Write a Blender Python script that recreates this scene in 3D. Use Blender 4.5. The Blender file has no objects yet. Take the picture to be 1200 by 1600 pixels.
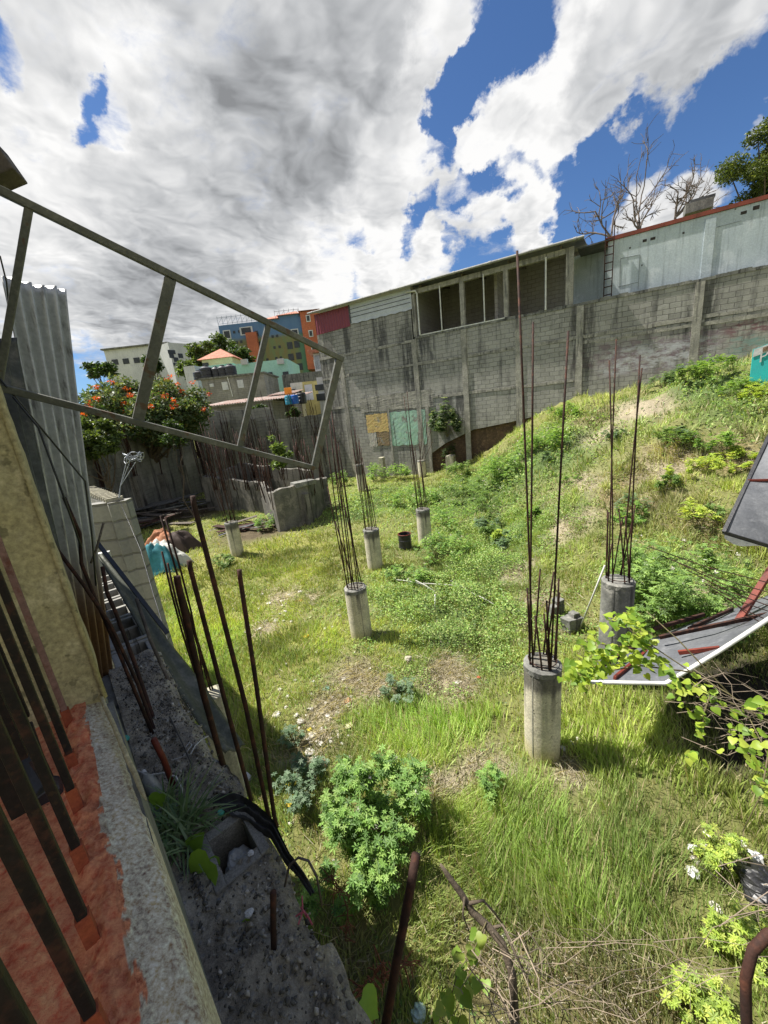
import bpy, bmesh, math, random
import numpy as np
from mathutils import Vector, Matrix
rnd = random.Random(7); rng = np.random.default_rng(7)
sc = bpy.context.scene
COL = sc.collection

# ------------------------------------------------------------------ camera
EYE = np.array([0, 0, 4.15]); FPX = 600.0
U_ = np.array([-240, 2200, 600.]); U_ /= np.linalg.norm(U_)
F_ = np.array([0, 0, -1.]); F_ = F_ - F_.dot(U_) * U_; F_ /= np.linalg.norm(F_)
X_ = np.cross(F_, U_)
R_ = np.array([X_, F_, U_])
cd = bpy.data.cameras.new('camera'); cam = bpy.data.objects.new('camera', cd); COL.objects.link(cam)
cd.sensor_fit = 'HORIZONTAL'; cd.sensor_width = 36; cd.lens = 18; cd.clip_start = 0.02; cd.clip_end = 2000
cam.matrix_world = Matrix([[*R_[0], EYE[0]], [*R_[1], EYE[1]], [*R_[2], EYE[2]], [0, 0, 0, 1]])
sc.camera = cam

def ray(x, y): return R_ @ np.array([(x - 600) / FPX, (800 - y) / FPX, -1.])
def dep(x, y, d): return EYE + d * ray(x, y)                       # the place seen at (x, y), d metres deep
def atz(x, y, z): r = ray(x, y); return EYE + r * (z - EYE[2]) / r[2]
def plane(x, y, p, n): r = ray(x, y); return EYE + r * ((p - EYE).dot(n) / r.dot(n))
def upto(base, x, y):                                               # a point above `base`, on the upright plane facing the viewer
    n = np.array([base[0], base[1], 0]); n /= np.linalg.norm(n); return plane(x, y, base, n)

# ------------------------------------------------------------------ sky and sun
SUN_AZ, SUN_EL = math.radians(-68), math.radians(59)               # azimuth from +Y towards +X
S_ = np.array([math.sin(SUN_AZ) * math.cos(SUN_EL), math.cos(SUN_AZ) * math.cos(SUN_EL), math.sin(SUN_EL)])
sl = bpy.data.lights.new('sun', 'SUN'); sl.energy = 5.0; sl.angle = math.radians(0.6); sl.color = (1, .95, .86)
so = bpy.data.objects.new('sun', sl); COL.objects.link(so)
so.rotation_euler = Vector(-S_).to_track_quat('-Z', 'Y').to_euler()
sc.view_settings.view_transform = 'Standard'; sc.view_settings.look = 'None'; sc.view_settings.gamma = 1
sc.view_settings.exposure = 1.08

class NT:
    def __init__(s, tree): s.t = tree; s.n = tree.nodes; s.l = tree.links
    def new(s, ty, **kw):
        n = s.n.new(ty)
        for k, v in kw.items(): setattr(n, k, v)
        return n
    def put(s, sock, v):
        if hasattr(v, 'is_output') or isinstance(v, bpy.types.NodeSocket): s.l.new(v, sock)
        elif v is not None:
            if isinstance(v, (tuple, list)) and len(v) == 3 and sock.type == 'RGBA': v = (*v, 1)
            sock.default_value = v
    def math(s, op, a, b=None, c=None, clamp=False):
        n = s.new('ShaderNodeMath', operation=op, use_clamp=clamp)
        for i, v in enumerate((a, b, c)):
            if v is not None: s.put(n.inputs[i], v)
        return n.outputs[0]
    def vmath(s, op, a, b=None, out=0):
        n = s.new('ShaderNodeVectorMath', operation=op); s.put(n.inputs[0], a)
        if b is not None: s.put(n.inputs[1], b)
        return n.outputs['Value' if out else 0]
    def map(s, v, a, b, c=0., d=1., smooth=True):
        n = s.new('ShaderNodeMapRange', interpolation_type='SMOOTHSTEP' if smooth else 'LINEAR')
        for i, x in enumerate((v, a, b, c, d)): s.put(n.inputs[i], x)
        return n.outputs[0]
    def mix(s, f, a, b, mode='MIX'):
        n = s.new('ShaderNodeMix', data_type='RGBA', blend_type=mode)
        s.put(n.inputs[0], f); s.put(n.inputs[6], a); s.put(n.inputs[7], b); return n.outputs[2]
    def noise(s, vec, scale, detail=4, rough=.55, dist=0., dim='3D', col=False):
        n = s.new('ShaderNodeTexNoise', noise_dimensions=dim); s.put(n.inputs['Vector'], vec)
        for k, v in (('Scale', scale), ('Detail', detail), ('Roughness', rough), ('Distortion', dist)): s.put(n.inputs[k], v)
        return n.outputs[1 if col else 0]
    def mapping(s, vec, scale=(1, 1, 1), loc=(0, 0, 0), rot=(0, 0, 0)):
        n = s.new('ShaderNodeMapping'); s.put(n.inputs[0], vec); n.inputs[1].default_value = loc
        n.inputs[2].default_value = rot; n.inputs[3].default_value = scale; return n.outputs[0]

w = bpy.data.worlds.new('World'); sc.world = w; w.use_nodes = True
T = NT(w.node_tree); T.n.clear()
sky = T.new('ShaderNodeTexSky', sky_type='NISHITA'); sky.sun_disc = False
sky.sun_elevation = SUN_EL; sky.sun_rotation = SUN_AZ; sky.air_density = 1.0; sky.dust_density = .4; sky.ozone_density = 2.2
D = T.new('ShaderNodeTexCoord').outputs['Generated']
sx = T.new('ShaderNodeSeparateXYZ'); T.put(sx.inputs[0], D)
zz = T.math('MAXIMUM', T.math('ADD', sx.outputs[2], .12), .05)
cb = T.new('ShaderNodeCombineXYZ')
T.put(cb.inputs[0], T.math('DIVIDE', sx.outputs[0], zz)); T.put(cb.inputs[1], T.math('DIVIDE', sx.outputs[1], zz))
P = cb.outputs[0]
wD = T.new('ShaderNodeVectorMath', operation='SCALE'); T.put(wD.inputs[0], T.vmath('SUBTRACT', T.noise(D, 5., 7, .62, col=True), (.5, .5, .5))); wD.inputs['Scale'].default_value = .24
DW = T.vmath('NORMALIZE', T.vmath('ADD', D, wD.outputs[0]))
def blob(x, y, rpx, wt):
    d = ray(x, y); L = np.linalg.norm(d); d = d / L
    e = ray(x + rpx, y); e = e / np.linalg.norm(e); e2 = ray(x, y + rpx); e2 = e2 / np.linalg.norm(e2)
    c = (d.dot(e) + d.dot(e2)) / 2
    dn = T.vmath('DOT_PRODUCT', DW, tuple(d), out=1)
    return T.math('MULTIPLY', T.map(dn, 1 - (1 - c) * (2.0 if rpx > 65 else 3.), 1 - (1 - c) * (.1 if rpx > 65 else .5)), wt)
BL = [(120, 60, 170, 1), (330, 80, 230, 1), (560, 60, 170, 1), (230, 300, 200, 1), (480, 260, 190, 1), (60, 420, 170, 1),
      (300, 450, 140, 1), (600, 210, 110, 1), (650, 250, 60, .7), (660, 110, 50, .8), (420, 400, 110, .9), (410, 500, 60, .8), (500, 475, 26, .9),
      (110, 470, 90, .8), (700, 20, 40, .8), (560, 340, 50, .5),
      (190, 185, 42, -.95), (-10, 40, 35, -1.), (110, 545, 45, -.9), (190, 185, 60, -1.1), (135, 110, 36, -.9), (140, 210, 30, -.6),
      (1000, 60, 130, 1), (1130, 30, 120, 1), (890, 150, 90, 1), (800, 220, 75, 1), (748, 265, 48, .95), (900, 20, 60, .7), (930, 200, 45, .6),
      (860, 290, 48, 1.1), (805, 325, 40, 1.05), (745, 350, 32, .95), (625, 400, 38, 1.1), (590, 440, 32, 1.1), (680, 395, 30, .95), (830, 372, 32, 1.2), (500, 475, 30, .6),
      (660, 350, 30, .5), (556, 405, 15, .8), (1050, 290, 62, 1.), (1000, 250, 30, .7), (1110, 270, 40, .8), (1068, 165, 18, .5), (1185, 190, 22, .8), (1180, 20, 80, .6),
      (785, 40, 60, -.8), (735, 150, 45, -.9), (715, 175, 40, -1.3), (708, 250, 24, -1.2), (900, 300, 22, -.9), (700, 395, 12, -.6), (680, 320, 18, -.8), (1060, 195, 75, -1.), (955, 255, 42, -.8), (1150, 140, 60, -.9), (1150, 235, 36, -.5), (640, 340, 30, -1.), (565, 372, 26, -.9), (760, 300, 20, -.5), (560, 440, 20, -.5), (795, 285, 34, -1.4), (860, 255, 32, -1.3), (745, 322, 24, -1.), (915, 262, 28, -.9), (870, 350, 20, -.8), (650, 370, 18, -.8), (900, 340, 36, -.7)]
acc = None
for b in BL:
    v = blob(*b); acc = v if acc is None else T.math('ADD', acc, v)
LUMB = [(120, 110, 120, .10), (240, 150, 90, .10), (640, 240, 70, .10), (60, 330, 100, .08), (470, 440, 60, .08), (330, 110, 140, -.06), (360, 330, 130, -.05), (500, 160, 130, -.05), (740, 260, 80, .07), (800, 170, 80, .06), (850, 80, 60, .10), (880, 210, 60, .05), (1050, 290, 80, .08), (1010, 50, 110, -.07), (690, 60, 50, .12), (590, 420, 90, .15), (840, 330, 90, .14)]
# away from the frame the sky stays about two thirds cloud
back = T.map(sx.outputs[1], .15, -.35, 0, .75)
acc = T.math('ADD', T.math('MINIMUM', T.math('MAXIMUM', acc, -.6), 1.1), back)
def warped(amt, sc_, det):
    n = T.new('ShaderNodeVectorMath', operation='SCALE'); T.put(n.inputs[0], T.vmath('SUBTRACT', T.noise(P, sc_, det, .6, col=True), (.5, .5, .5))); n.inputs['Scale'].default_value = amt
    return T.vmath('ADD', P, n.outputs[0])
Pw = warped(.35, 2.2, 3)
nA = T.noise(Pw, 1.5, 3, .5); nB = T.noise(Pw, 4.2, 8, .62); nC = T.noise(warped(.2, 7., 4), 11., 8, .68)
def cen(n, k): return T.math('MULTIPLY', T.math('SUBTRACT', n, .5), k)
den = T.math('ADD', T.math('MULTIPLY', acc, .62), T.math('ADD', cen(nA, .7), T.math('ADD', cen(nB, 1.15), cen(nC, .55))))
cover = T.math('POWER', T.map(den, .02, .62), .8)
# billows: the side of each puff towards the sun is white, the other side grey
off = tuple(-.05 * v for v in (S_[0] / S_[2], S_[1] / S_[2], 0))
nS = T.noise(Pw, 3.2, 4, .48); nB2 = T.noise(T.vmath('ADD', Pw, off), 3.2, 4, .48); relief = T.math('ADD', cen(T.math('ADD', T.math('SUBTRACT', nS, nB2), .5), 1.3), cen(nC, .10))
base = T.map(T.math('ADD', T.math('MULTIPLY', den, .5), cen(T.noise(Pw, 1.1, 3, .5), 1.6)), .05, .75, .37, .20)
lum = T.math('ADD', base, T.math('MULTIPLY', relief, .8)); lum = T.math('ADD', lum, cen(nS, -.30))
for q_ in LUMB: lum = T.math('ADD', lum, blob(*q_))
lum = T.math('MINIMUM', T.math('MAXIMUM', lum, .14), .47)
ccol = T.mix(T.map(lum, .15, .5), (.93, .96, 1.0), (1., .995, .985))
lm = T.new('ShaderNodeCombineXYZ')
for i in range(3): T.put(lm.inputs[i], lum)
ccol = T.vmath('MULTIPLY', ccol, lm.outputs[0])
skyc = T.new('ShaderNodeVectorMath', operation='MULTIPLY'); T.put(skyc.inputs[0], sky.outputs[0]); skyc.inputs[1].default_value = (.031, .042, .056)
fin = T.mix(cover, skyc.outputs[0], ccol)
low = T.map(sx.outputs[2], -.05, .0)
fin = T.mix(low, (.12, .125, .11), fin)
bg = T.new('ShaderNodeBackground'); T.put(bg.inputs[0], fin); bg.inputs[1].default_value = 1.0
ow = T.new('ShaderNodeOutputWorld'); T.l.new(bg.outputs[0], ow.inputs[0])
w.cycles.sampling_method = 'MANUAL'; w.cycles.sample_map_resolution = 512
sc.cycles.max_bounces = 6; sc.cycles.diffuse_bounces = 3; sc.cycles.transparent_max_bounces = 6; sc.cycles.glossy_bounces = 2
sc.cycles.use_fast_gi = False

# ------------------------------------------------------------------ materials
MATS = {}
def newmat(name):
    m = bpy.data.materials.new(name); m.use_nodes = True; t = NT(m.node_tree); t.n.clear()
    b = t.new('ShaderNodeBsdfPrincipled'); o = t.new('ShaderNodeOutputMaterial'); t.l.new(b.outputs[0], o.inputs[0])
    MATS[name] = m; return m, t, b, o
def bump(t, b, h, dist=.01, strength=.6):
    n = t.new('ShaderNodeBump'); n.inputs['Strength'].default_value = strength; n.inputs['Distance'].default_value = dist
    t.put(n.inputs['Height'], h); t.l.new(n.outputs[0], b.inputs['Normal'])
def rough_mat(name, cols, scale=3., rough=.85, bs=40., bd=.004, metal=0., streak=None, spots=None, fine=.35, spec=.3):
    """cols: two or three colours mixed by noise; streak (colour, amount): dark runs down the face; spots (colour, scale, amount)"""
    m, t, b, o = newmat(name); oc = t.new('ShaderNodeTexCoord').outputs['Object']
    n = t.noise(oc, scale, 6, .6); c = t.mix(t.map(n, .35, .65), cols[0], cols[1])
    if len(cols) > 2: c = t.mix(t.map(t.noise(t.vmath('ADD', oc, (5, 3, 1)), scale * 2.3, 6, .65), .5, .68), c, cols[2])
    f = t.noise(oc, bs, 5, .7); c = t.mix(fine, c, t.mix(t.map(f, .3, .7, 0, 1, False), (.12, .12, .12), (.88, .88, .88)), 'OVERLAY')
    if streak:
        sv = t.noise(t.mapping(oc, (6, 6, .5)), streak[2] if len(streak) > 2 else 1.2, 5, .6)
        c = t.mix(t.math('MULTIPLY', t.map(sv, .5, .68), streak[1]), c, streak[0])
    if spots: c = t.mix(t.math('MULTIPLY', t.map(t.noise(oc, spots[1], 3, .6), .6, .66), spots[2]), c, spots[0])
    t.put(b.inputs['Base Color'], c); t.put(b.inputs['Roughness'], rough); t.put(b.inputs['Metallic'], metal)
    b.inputs['Specular IOR Level'].default_value = spec
    bump(t, b, t.math('ADD', f, t.math('MULTIPLY', n, .6)), bd)
    return m
def brick_mat(name, c1, c2, mortar, size=(.4, .2), stain=.6, tint=None, msize=.012, joints=.8, patches=None):
    """block courses on the wall's own x-z plane, uneven, stained downwards"""
    m, t, b, o = newmat(name); oc = t.new('ShaderNodeTexCoord').outputs['Object']
    s = t.new('ShaderNodeSeparateXYZ'); t.put(s.inputs[0], oc)
    wv = t.noise(oc, 1.3, 3, .5); w2 = t.noise(oc, 6, 3, .5)
    c = t.new('ShaderNodeCombineXYZ'); t.put(c.inputs[0], t.math('ADD', s.outputs[0], t.math('ADD', s.outputs[1], t.math('MULTIPLY', w2, .03))))
    t.put(c.inputs[1], t.math('ADD', s.outputs[2], t.math('ADD', t.math('MULTIPLY', wv, .12), t.math('MULTIPLY', w2, .015))))
    br = t.new('ShaderNodeTexBrick'); t.put(br.inputs['Vector'], c.outputs[0]); br.inputs['Scale'].default_value = 1
    br.inputs['Brick Width'].default_value = size[0]; br.inputs['Row Height'].default_value = size[1]
    br.inputs['Mortar Size'].default_value = msize; br.inputs['Mortar Smooth'].default_value = .4; br.inputs['Bias'].default_value = 0
    t.put(br.inputs['Color1'], c1); t.put(br.inputs['Color2'], c2); t.put(br.inputs['Mortar'], mortar)
    jf = t.map(t.noise(oc, .9, 4, .6), .3, .55, .45, 1)                  # joints fade under smeared mortar in places
    cc = t.mix(t.math('MULTIPLY', jf, joints), t.mix(t.noise(oc, 2.5, 5, .6), c1, c2), br.outputs[0])
    cc = t.mix(t.map(t.noise(oc, .55, 5, .62), .42, .66), cc, t.mix(.6, cc, (.36, .35, .32)))
    f = t.noise(oc, 22, 6, .72)
    cc = t.mix(.45, cc, t.mix(f, (.1, .1, .1), (.9, .9, .9)), 'OVERLAY')
    sv = t.noise(t.mapping(oc, (2.4, 2.4, .28)), 1.0, 6, .65)
    cc = t.mix(t.math('MULTIPLY', t.map(sv, .5, .72), stain), cc, (.035, .035, .037))
    mo = t.noise(oc, 1.7, 6, .7)
    cc = t.mix(t.math('MULTIPLY', t.map(mo, .56, .72), stain * .55), cc, (.06, .06, .055))
    if tint: cc = t.mix(1, cc, tint, 'MULTIPLY')
    if patches:                                                         # washed-out old paint: (centre x, z, half sizes, colour, noise shift)
        for (px, pz, hx, hz, pc, sh) in patches:
            dx = t.math('ABSOLUTE', t.math('SUBTRACT', s.outputs[0], px)); dz = t.math('ABSOLUTE', t.math('SUBTRACT', s.outputs[2], pz))
            mk = t.math('MULTIPLY', t.map(dx, hx, hx * .6), t.map(dz, hz, hz * .5))
            nz = t.map(t.noise(t.mapping(oc, (1, 1, 2.2) if pc[0] > .06 else (2.2, 2.2, .3), (sh, sh, sh)), 2.2, 6, .7), .42 if pc[0] > .06 else .36, .6 if pc[0] > .06 else .54, 0, 1 if pc[0] > .06 else .72)
            cc = t.mix(t.math('MULTIPLY', mk, nz), cc, pc)
    t.put(b.inputs['Base Color'], cc); t.put(b.inputs['Roughness'], .93); b.inputs['Specular IOR Level'].default_value = .2
    h = t.math('SUBTRACT', t.math('ADD', t.math('MULTIPLY', f, .5), t.math('MULTIPLY', w2, .5)), t.math('MULTIPLY', br.outputs['Fac'], t.math('MULTIPLY', jf, 1.0)))
    bump(t, b, h, .018, .8)
    return m
def leaf_mat(name, trans=.45, rough=.5, var=.25, vein=False):
    """colour from the 'col' attribute, light passes through"""
    m, t, b, o = newmat(name)
    a = t.new('ShaderNodeAttribute', attribute_name='col').outputs['Color']
    oc = t.new('ShaderNodeTexCoord').outputs['Object']
    c = t.mix(var, a, t.mix(t.noise(oc, 60 if vein else 3, 3, .6), (.2, .2, .2), (.8, .8, .8)), 'OVERLAY')
    t.put(b.inputs['Base Color'], c); b.inputs['Roughness'].default_value = rough; b.inputs['Specular IOR Level'].default_value = .35
    tr = t.new('ShaderNodeBsdfTranslucent'); t.put(tr.inputs[0], t.mix(1, c, (1.25, 1.2, .5), 'MULTIPLY'))
    mx = t.new('ShaderNodeMixShader'); mx.inputs[0].default_value = trans
    t.l.new(b.outputs[0], mx.inputs[1]); t.l.new(tr.outputs[0], mx.inputs[2]); t.l.new(mx.outputs[0], o.inputs[0])
    return m
def plaster_mat(name):
    m, t, b, o = newmat(name); a = t.new('ShaderNodeAttribute', attribute_name='col').outputs['Color']; oc = t.new('ShaderNodeTexCoord').outputs['Object']
    f = t.noise(oc, 12, 6, .7); c = t.mix(.3, a, t.mix(f, (.1, .1, .1), (.9, .9, .9)), 'OVERLAY')
    c = t.mix(t.map(t.noise(oc, 1.6, 6, .72), .58, .64), c, (.24, .23, .20)); c = t.mix(t.math('MULTIPLY', t.map(t.noise(t.mapping(oc, (5, 5, .4)), 1.3, 5, .65), .52, .68), .75), c, (.06, .055, .05))
    t.put(b.inputs['Base Color'], c); b.inputs['Roughness'].default_value = .85; bump(t, b, f, .008, .7); return m
def attr_mat(name, rough=.9, bs=60, bd=.004, spec=.25, fine=.4):
    m, t, b, o = newmat(name)
    a = t.new('ShaderNodeAttribute', attribute_name='col').outputs['Color']
    oc = t.new('ShaderNodeTexCoord').outputs['Object']; f = t.noise(oc, bs, 6, .72)
    t.put(b.inputs['Base Color'], t.mix(fine, a, t.mix(t.map(f, .32, .68, 0, 1, False), (.1, .1, .1), (.9, .9, .9)), 'OVERLAY')); t.put(b.inputs['Roughness'], rough)
    b.inputs['Specular IOR Level'].default_value = spec; bump(t, b, f, bd, .8); return m

M_conc = rough_mat('column_concrete', [(.40, .375, .28), (.30, .28, .215), (.46, .43, .34)], 5, .9, 45, .004, streak=((.09, .085, .07), .55))
def col_mat():
    m, t, b, o = newmat('cast_column'); oc = t.new('ShaderNodeTexCoord').outputs['Object']; s = t.new('ShaderNodeSeparateXYZ'); t.put(s.inputs[0], oc); z = s.outputs[2]
    n = t.noise(oc, 5, 6, .65); f = t.noise(oc, 45, 6, .75); c = t.mix(t.map(n, .35, .65), (.58, .53, .40), (.44, .41, .31))
    dr = t.noise(t.mapping(oc, (9, 9, .7)), 1.5, 5, .6)
    c = t.mix(t.math('MULTIPLY', t.map(dr, .48, .68), t.map(z, .35, 1.15, .1, .9)), c, (.07, .065, .055))
    c = t.mix(t.math('MULTIPLY', t.map(t.math('ADD', z, t.math('MULTIPLY', dr, .25)), .98, 1.12), .85), c, (.06, .056, .05))
    c = t.mix(t.math('MULTIPLY', t.map(t.math('ADD', z, t.math('MULTIPLY', n, .3)), .42, .2), .6), c, (.30, .27, .11))
    c = t.mix(t.map(t.noise(oc, 26, 3, .6), .66, .7), c, (.09, .085, .07)); c = t.mix(.6, c, t.mix(t.map(f, .3, .7, 0, 1, False), (.15, .15, .15), (.85, .85, .85)), 'OVERLAY')
    t.put(b.inputs['Base Color'], c); b.inputs['Roughness'].default_value = .9; bump(t, b, t.math('ADD', f, t.math('MULTIPLY', t.noise(oc, 2.5, 3), 2.)), .006, .8); return m
M_colm = col_mat()
M_concdark = rough_mat('old_concrete', [(.20, .20, .18), (.12, .12, .11), (.28, .27, .24)], 1.6, .93, 24, .012, streak=((.03, .03, .03), .85))
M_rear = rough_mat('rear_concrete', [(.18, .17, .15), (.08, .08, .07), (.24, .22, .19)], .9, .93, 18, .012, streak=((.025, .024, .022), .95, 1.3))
M_rust = rough_mat('rusty_steel', [(.045, .019, .013), (.020, .011, .009), (.085, .032, .018)], 9, .8, 120, .002, spec=.3)
M_rustred = rough_mat('red_primer_steel', [(.17, .032, .018), (.11, .022, .015), (.06, .018, .012)], 5, .6, 60, .002)
M_frame = rough_mat('grey_painted_steel', [(.13, .13, .11), (.09, .092, .08), (.18, .175, .15)], 6, .55, 80, .001, spec=.4, spots=((.10, .045, .02), 16, .7))
M_galv = rough_mat('galvanised_sheet', [(.34, .36, .39), (.25, .27, .30), (.44, .46, .49)], 6, .42, 70, .001, metal=.55, streak=((.06, .06, .06), .6), fine=.5)
M_darksheet = rough_mat('weathered_sheet', [(.10, .105, .11), (.05, .052, .055), (.16, .15, .14)], 3, .6, 50, .002, metal=.3)
M_wood = rough_mat('grey_wood', [(.12, .10, .085), (.07, .06, .05), (.2, .17, .14)], 8, .9, 60, .004)
M_white = rough_mat('white_plastic', [(.52, .52, .50), (.38, .38, .37)], 9, .5, 60, .001, fine=.15)
M_pvc = rough_mat('white_pipe', [(.66, .66, .63), (.5, .5, .47)], 5, .5, 60, .001, fine=.2)
M_blackp = rough_mat('black_plastic', [(.014, .014, .016), (.03, .03, .032)], 7, .38, 30, .004, spec=.5)
M_tarp = rough_mat('grey_tarp', [(.12, .125, .135), (.085, .09, .10), (.15, .155, .165)], 2.2, .55, 30, .003, fine=.25)
M_paleblue = rough_mat('pale_blue_plaster', [(.46, .52, .55), (.39, .445, .48), (.52, .57, .60)], .7, .9, 20, .006, streak=((.14, .16, .17), .4), fine=.25)
M_redtrim = rough_mat('red_coping', [(.24, .06, .04), (.16, .05, .035)], 3, .8, 40, .003)
M_blk = brick_mat('boundary_blocks', (.36, .35, .32), (.24, .235, .215), (.09, .087, .08), stain=.75,
                  patches=[(17.2, 5.1, 2.6, .9, (.20, .15, .17), 3), (17.0, 5.0, 2.4, .7, (.42, .42, .44), 9), (20.3, 5.6, 1.4, .35, (.19, .11, .12), 5),
                           (20.6, 5.0, 1.5, .45, (.20, .29, .27), 7), (18.6, 4.3, 1.0, .3, (.24, .31, .30), 8), (14.9, 5.3, 1.2, .6, (.20, .16, .17), 1), (4.15, 8.0, .55, 1.9, (.03, .03, .035), 2), (2.0, 8.2, .35, 1.2, (.04, .04, .04), 4), (6.0, 6.2, .8, 2.6, (.03, .03, .033), 6), (6.9, 6.8, .6, 1.2, (.04, .04, .045), 11), (.2, 5, .9, 4.5, (.035, .033, .03), 12), (8.4, 3.4, 1., 1.6, (.04, .04, .04), 14), (14.3, 6., .6, 2.2, (.04, .038, .036), 15), (18.4, 6.6, .6, 1.6, (.04, .04, .038), 16)])
M_blk2 = brick_mat('chamber_blocks', (.27, .265, .24), (.22, .215, .20), (.15, .145, .13), stain=.3, msize=.014, joints=1)
M_blk3 = brick_mat('far_blocks', (.25, .24, .22), (.20, .19, .17), (.12, .12, .11), stain=.35)
M_inner = brick_mat('loft_blocks', (.40, .37, .34), (.30, .28, .26), (.16, .15, .14), stain=.2)
M_earth = rough_mat('red_earth', [(.13, .085, .055), (.08, .055, .04), (.18, .12, .075)], 2.5, .95, 18, .03)
M_leaf = leaf_mat('leaves', .42); M_grass = leaf_mat('grass_blades', .38, .55, .2); M_gloss = leaf_mat('glossy_leaves', .25, .32)
M_vine = leaf_mat('vine_leaves', .5, .45, .3, True)
M_plast = plaster_mat('old_painted_plaster'); M_attr = attr_mat('painted_rough'); M_paint = attr_mat('flat_paint', .75, 12, .003, fine=.2)
M_bark = rough_mat('bark', [(.12, .095, .07), (.07, .055, .04)], 6, .95, 50, .01)
M_drytwig = rough_mat('dry_twig', [(.30, .24, .18), (.2, .16, .12)], 9, .9, 60, .002)

# ------------------------------------------------------------------ object helpers
def lin(c): return tuple(((v / 255) / 12.92 if v / 255 <= .04045 else ((v / 255 + .055) / 1.055) ** 2.4) for v in c)
def rootloc(p):
    v = Vector((0, 0, 0))
    while p is not None: v = v + Vector(p.location); p = p.parent
    return v
def tag(o, label=None, cat=None, group=None, kind=None):
    for k, v in (('label', label), ('category', cat), ('group', group), ('kind', kind)):
        if v: o[k] = v
    return o
def thing(name, loc, label, cat, group=None, rot=0):
    o = bpy.data.objects.new(name, None); COL.objects.link(o); o.location = tuple(float(v) for v in loc); o.rotation_euler = (0, 0, rot)
    o.empty_display_size = .1
    return tag(o, label, cat, group)
def mesh_obj(name, V, Fc, mat, parent=None, smooth=False, cols=None, local=False, sizes=None):
    V = np.asarray(V, dtype=np.float64).reshape(-1, 3)
    if parent is not None and not local: V = V - np.array(rootloc(parent))
    org = np.zeros(3)
    if parent is None and not local and len(V):
        org = np.array([V[:, 0].mean(), V[:, 1].mean(), V[:, 2].min()]); V = V - org
    me = bpy.data.meshes.new(name)
    if isinstance(Fc, np.ndarray):
        n, k = Fc.shape; me.vertices.add(len(V)); me.vertices.foreach_set('co', V.astype(np.float32).ravel())
        me.loops.add(n * k); me.loops.foreach_set('vertex_index', Fc.astype(np.int32).ravel())
        me.polygons.add(n); me.polygons.foreach_set('loop_start', np.arange(0, n * k, k, dtype=np.int32))
        me.update(calc_edges=True)
    else: me.from_pydata([tuple(v) for v in V], [], Fc)
    if cols is not None:
        at = me.color_attributes.new('col', 'FLOAT_COLOR', 'POINT')
        cc = np.ones((len(V), 4), np.float32); cc[:, :3] = cols; at.data.foreach_set('color', cc.ravel())
    me.materials.append(mat)
    if smooth: me.polygons.foreach_set('use_smooth', [True] * len(me.polygons))
    o = bpy.data.objects.new(name, me); COL.objects.link(o)
    if parent is not None: o.parent = parent
    elif not local: o.location = tuple(float(v) for v in org)
    return o
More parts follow.
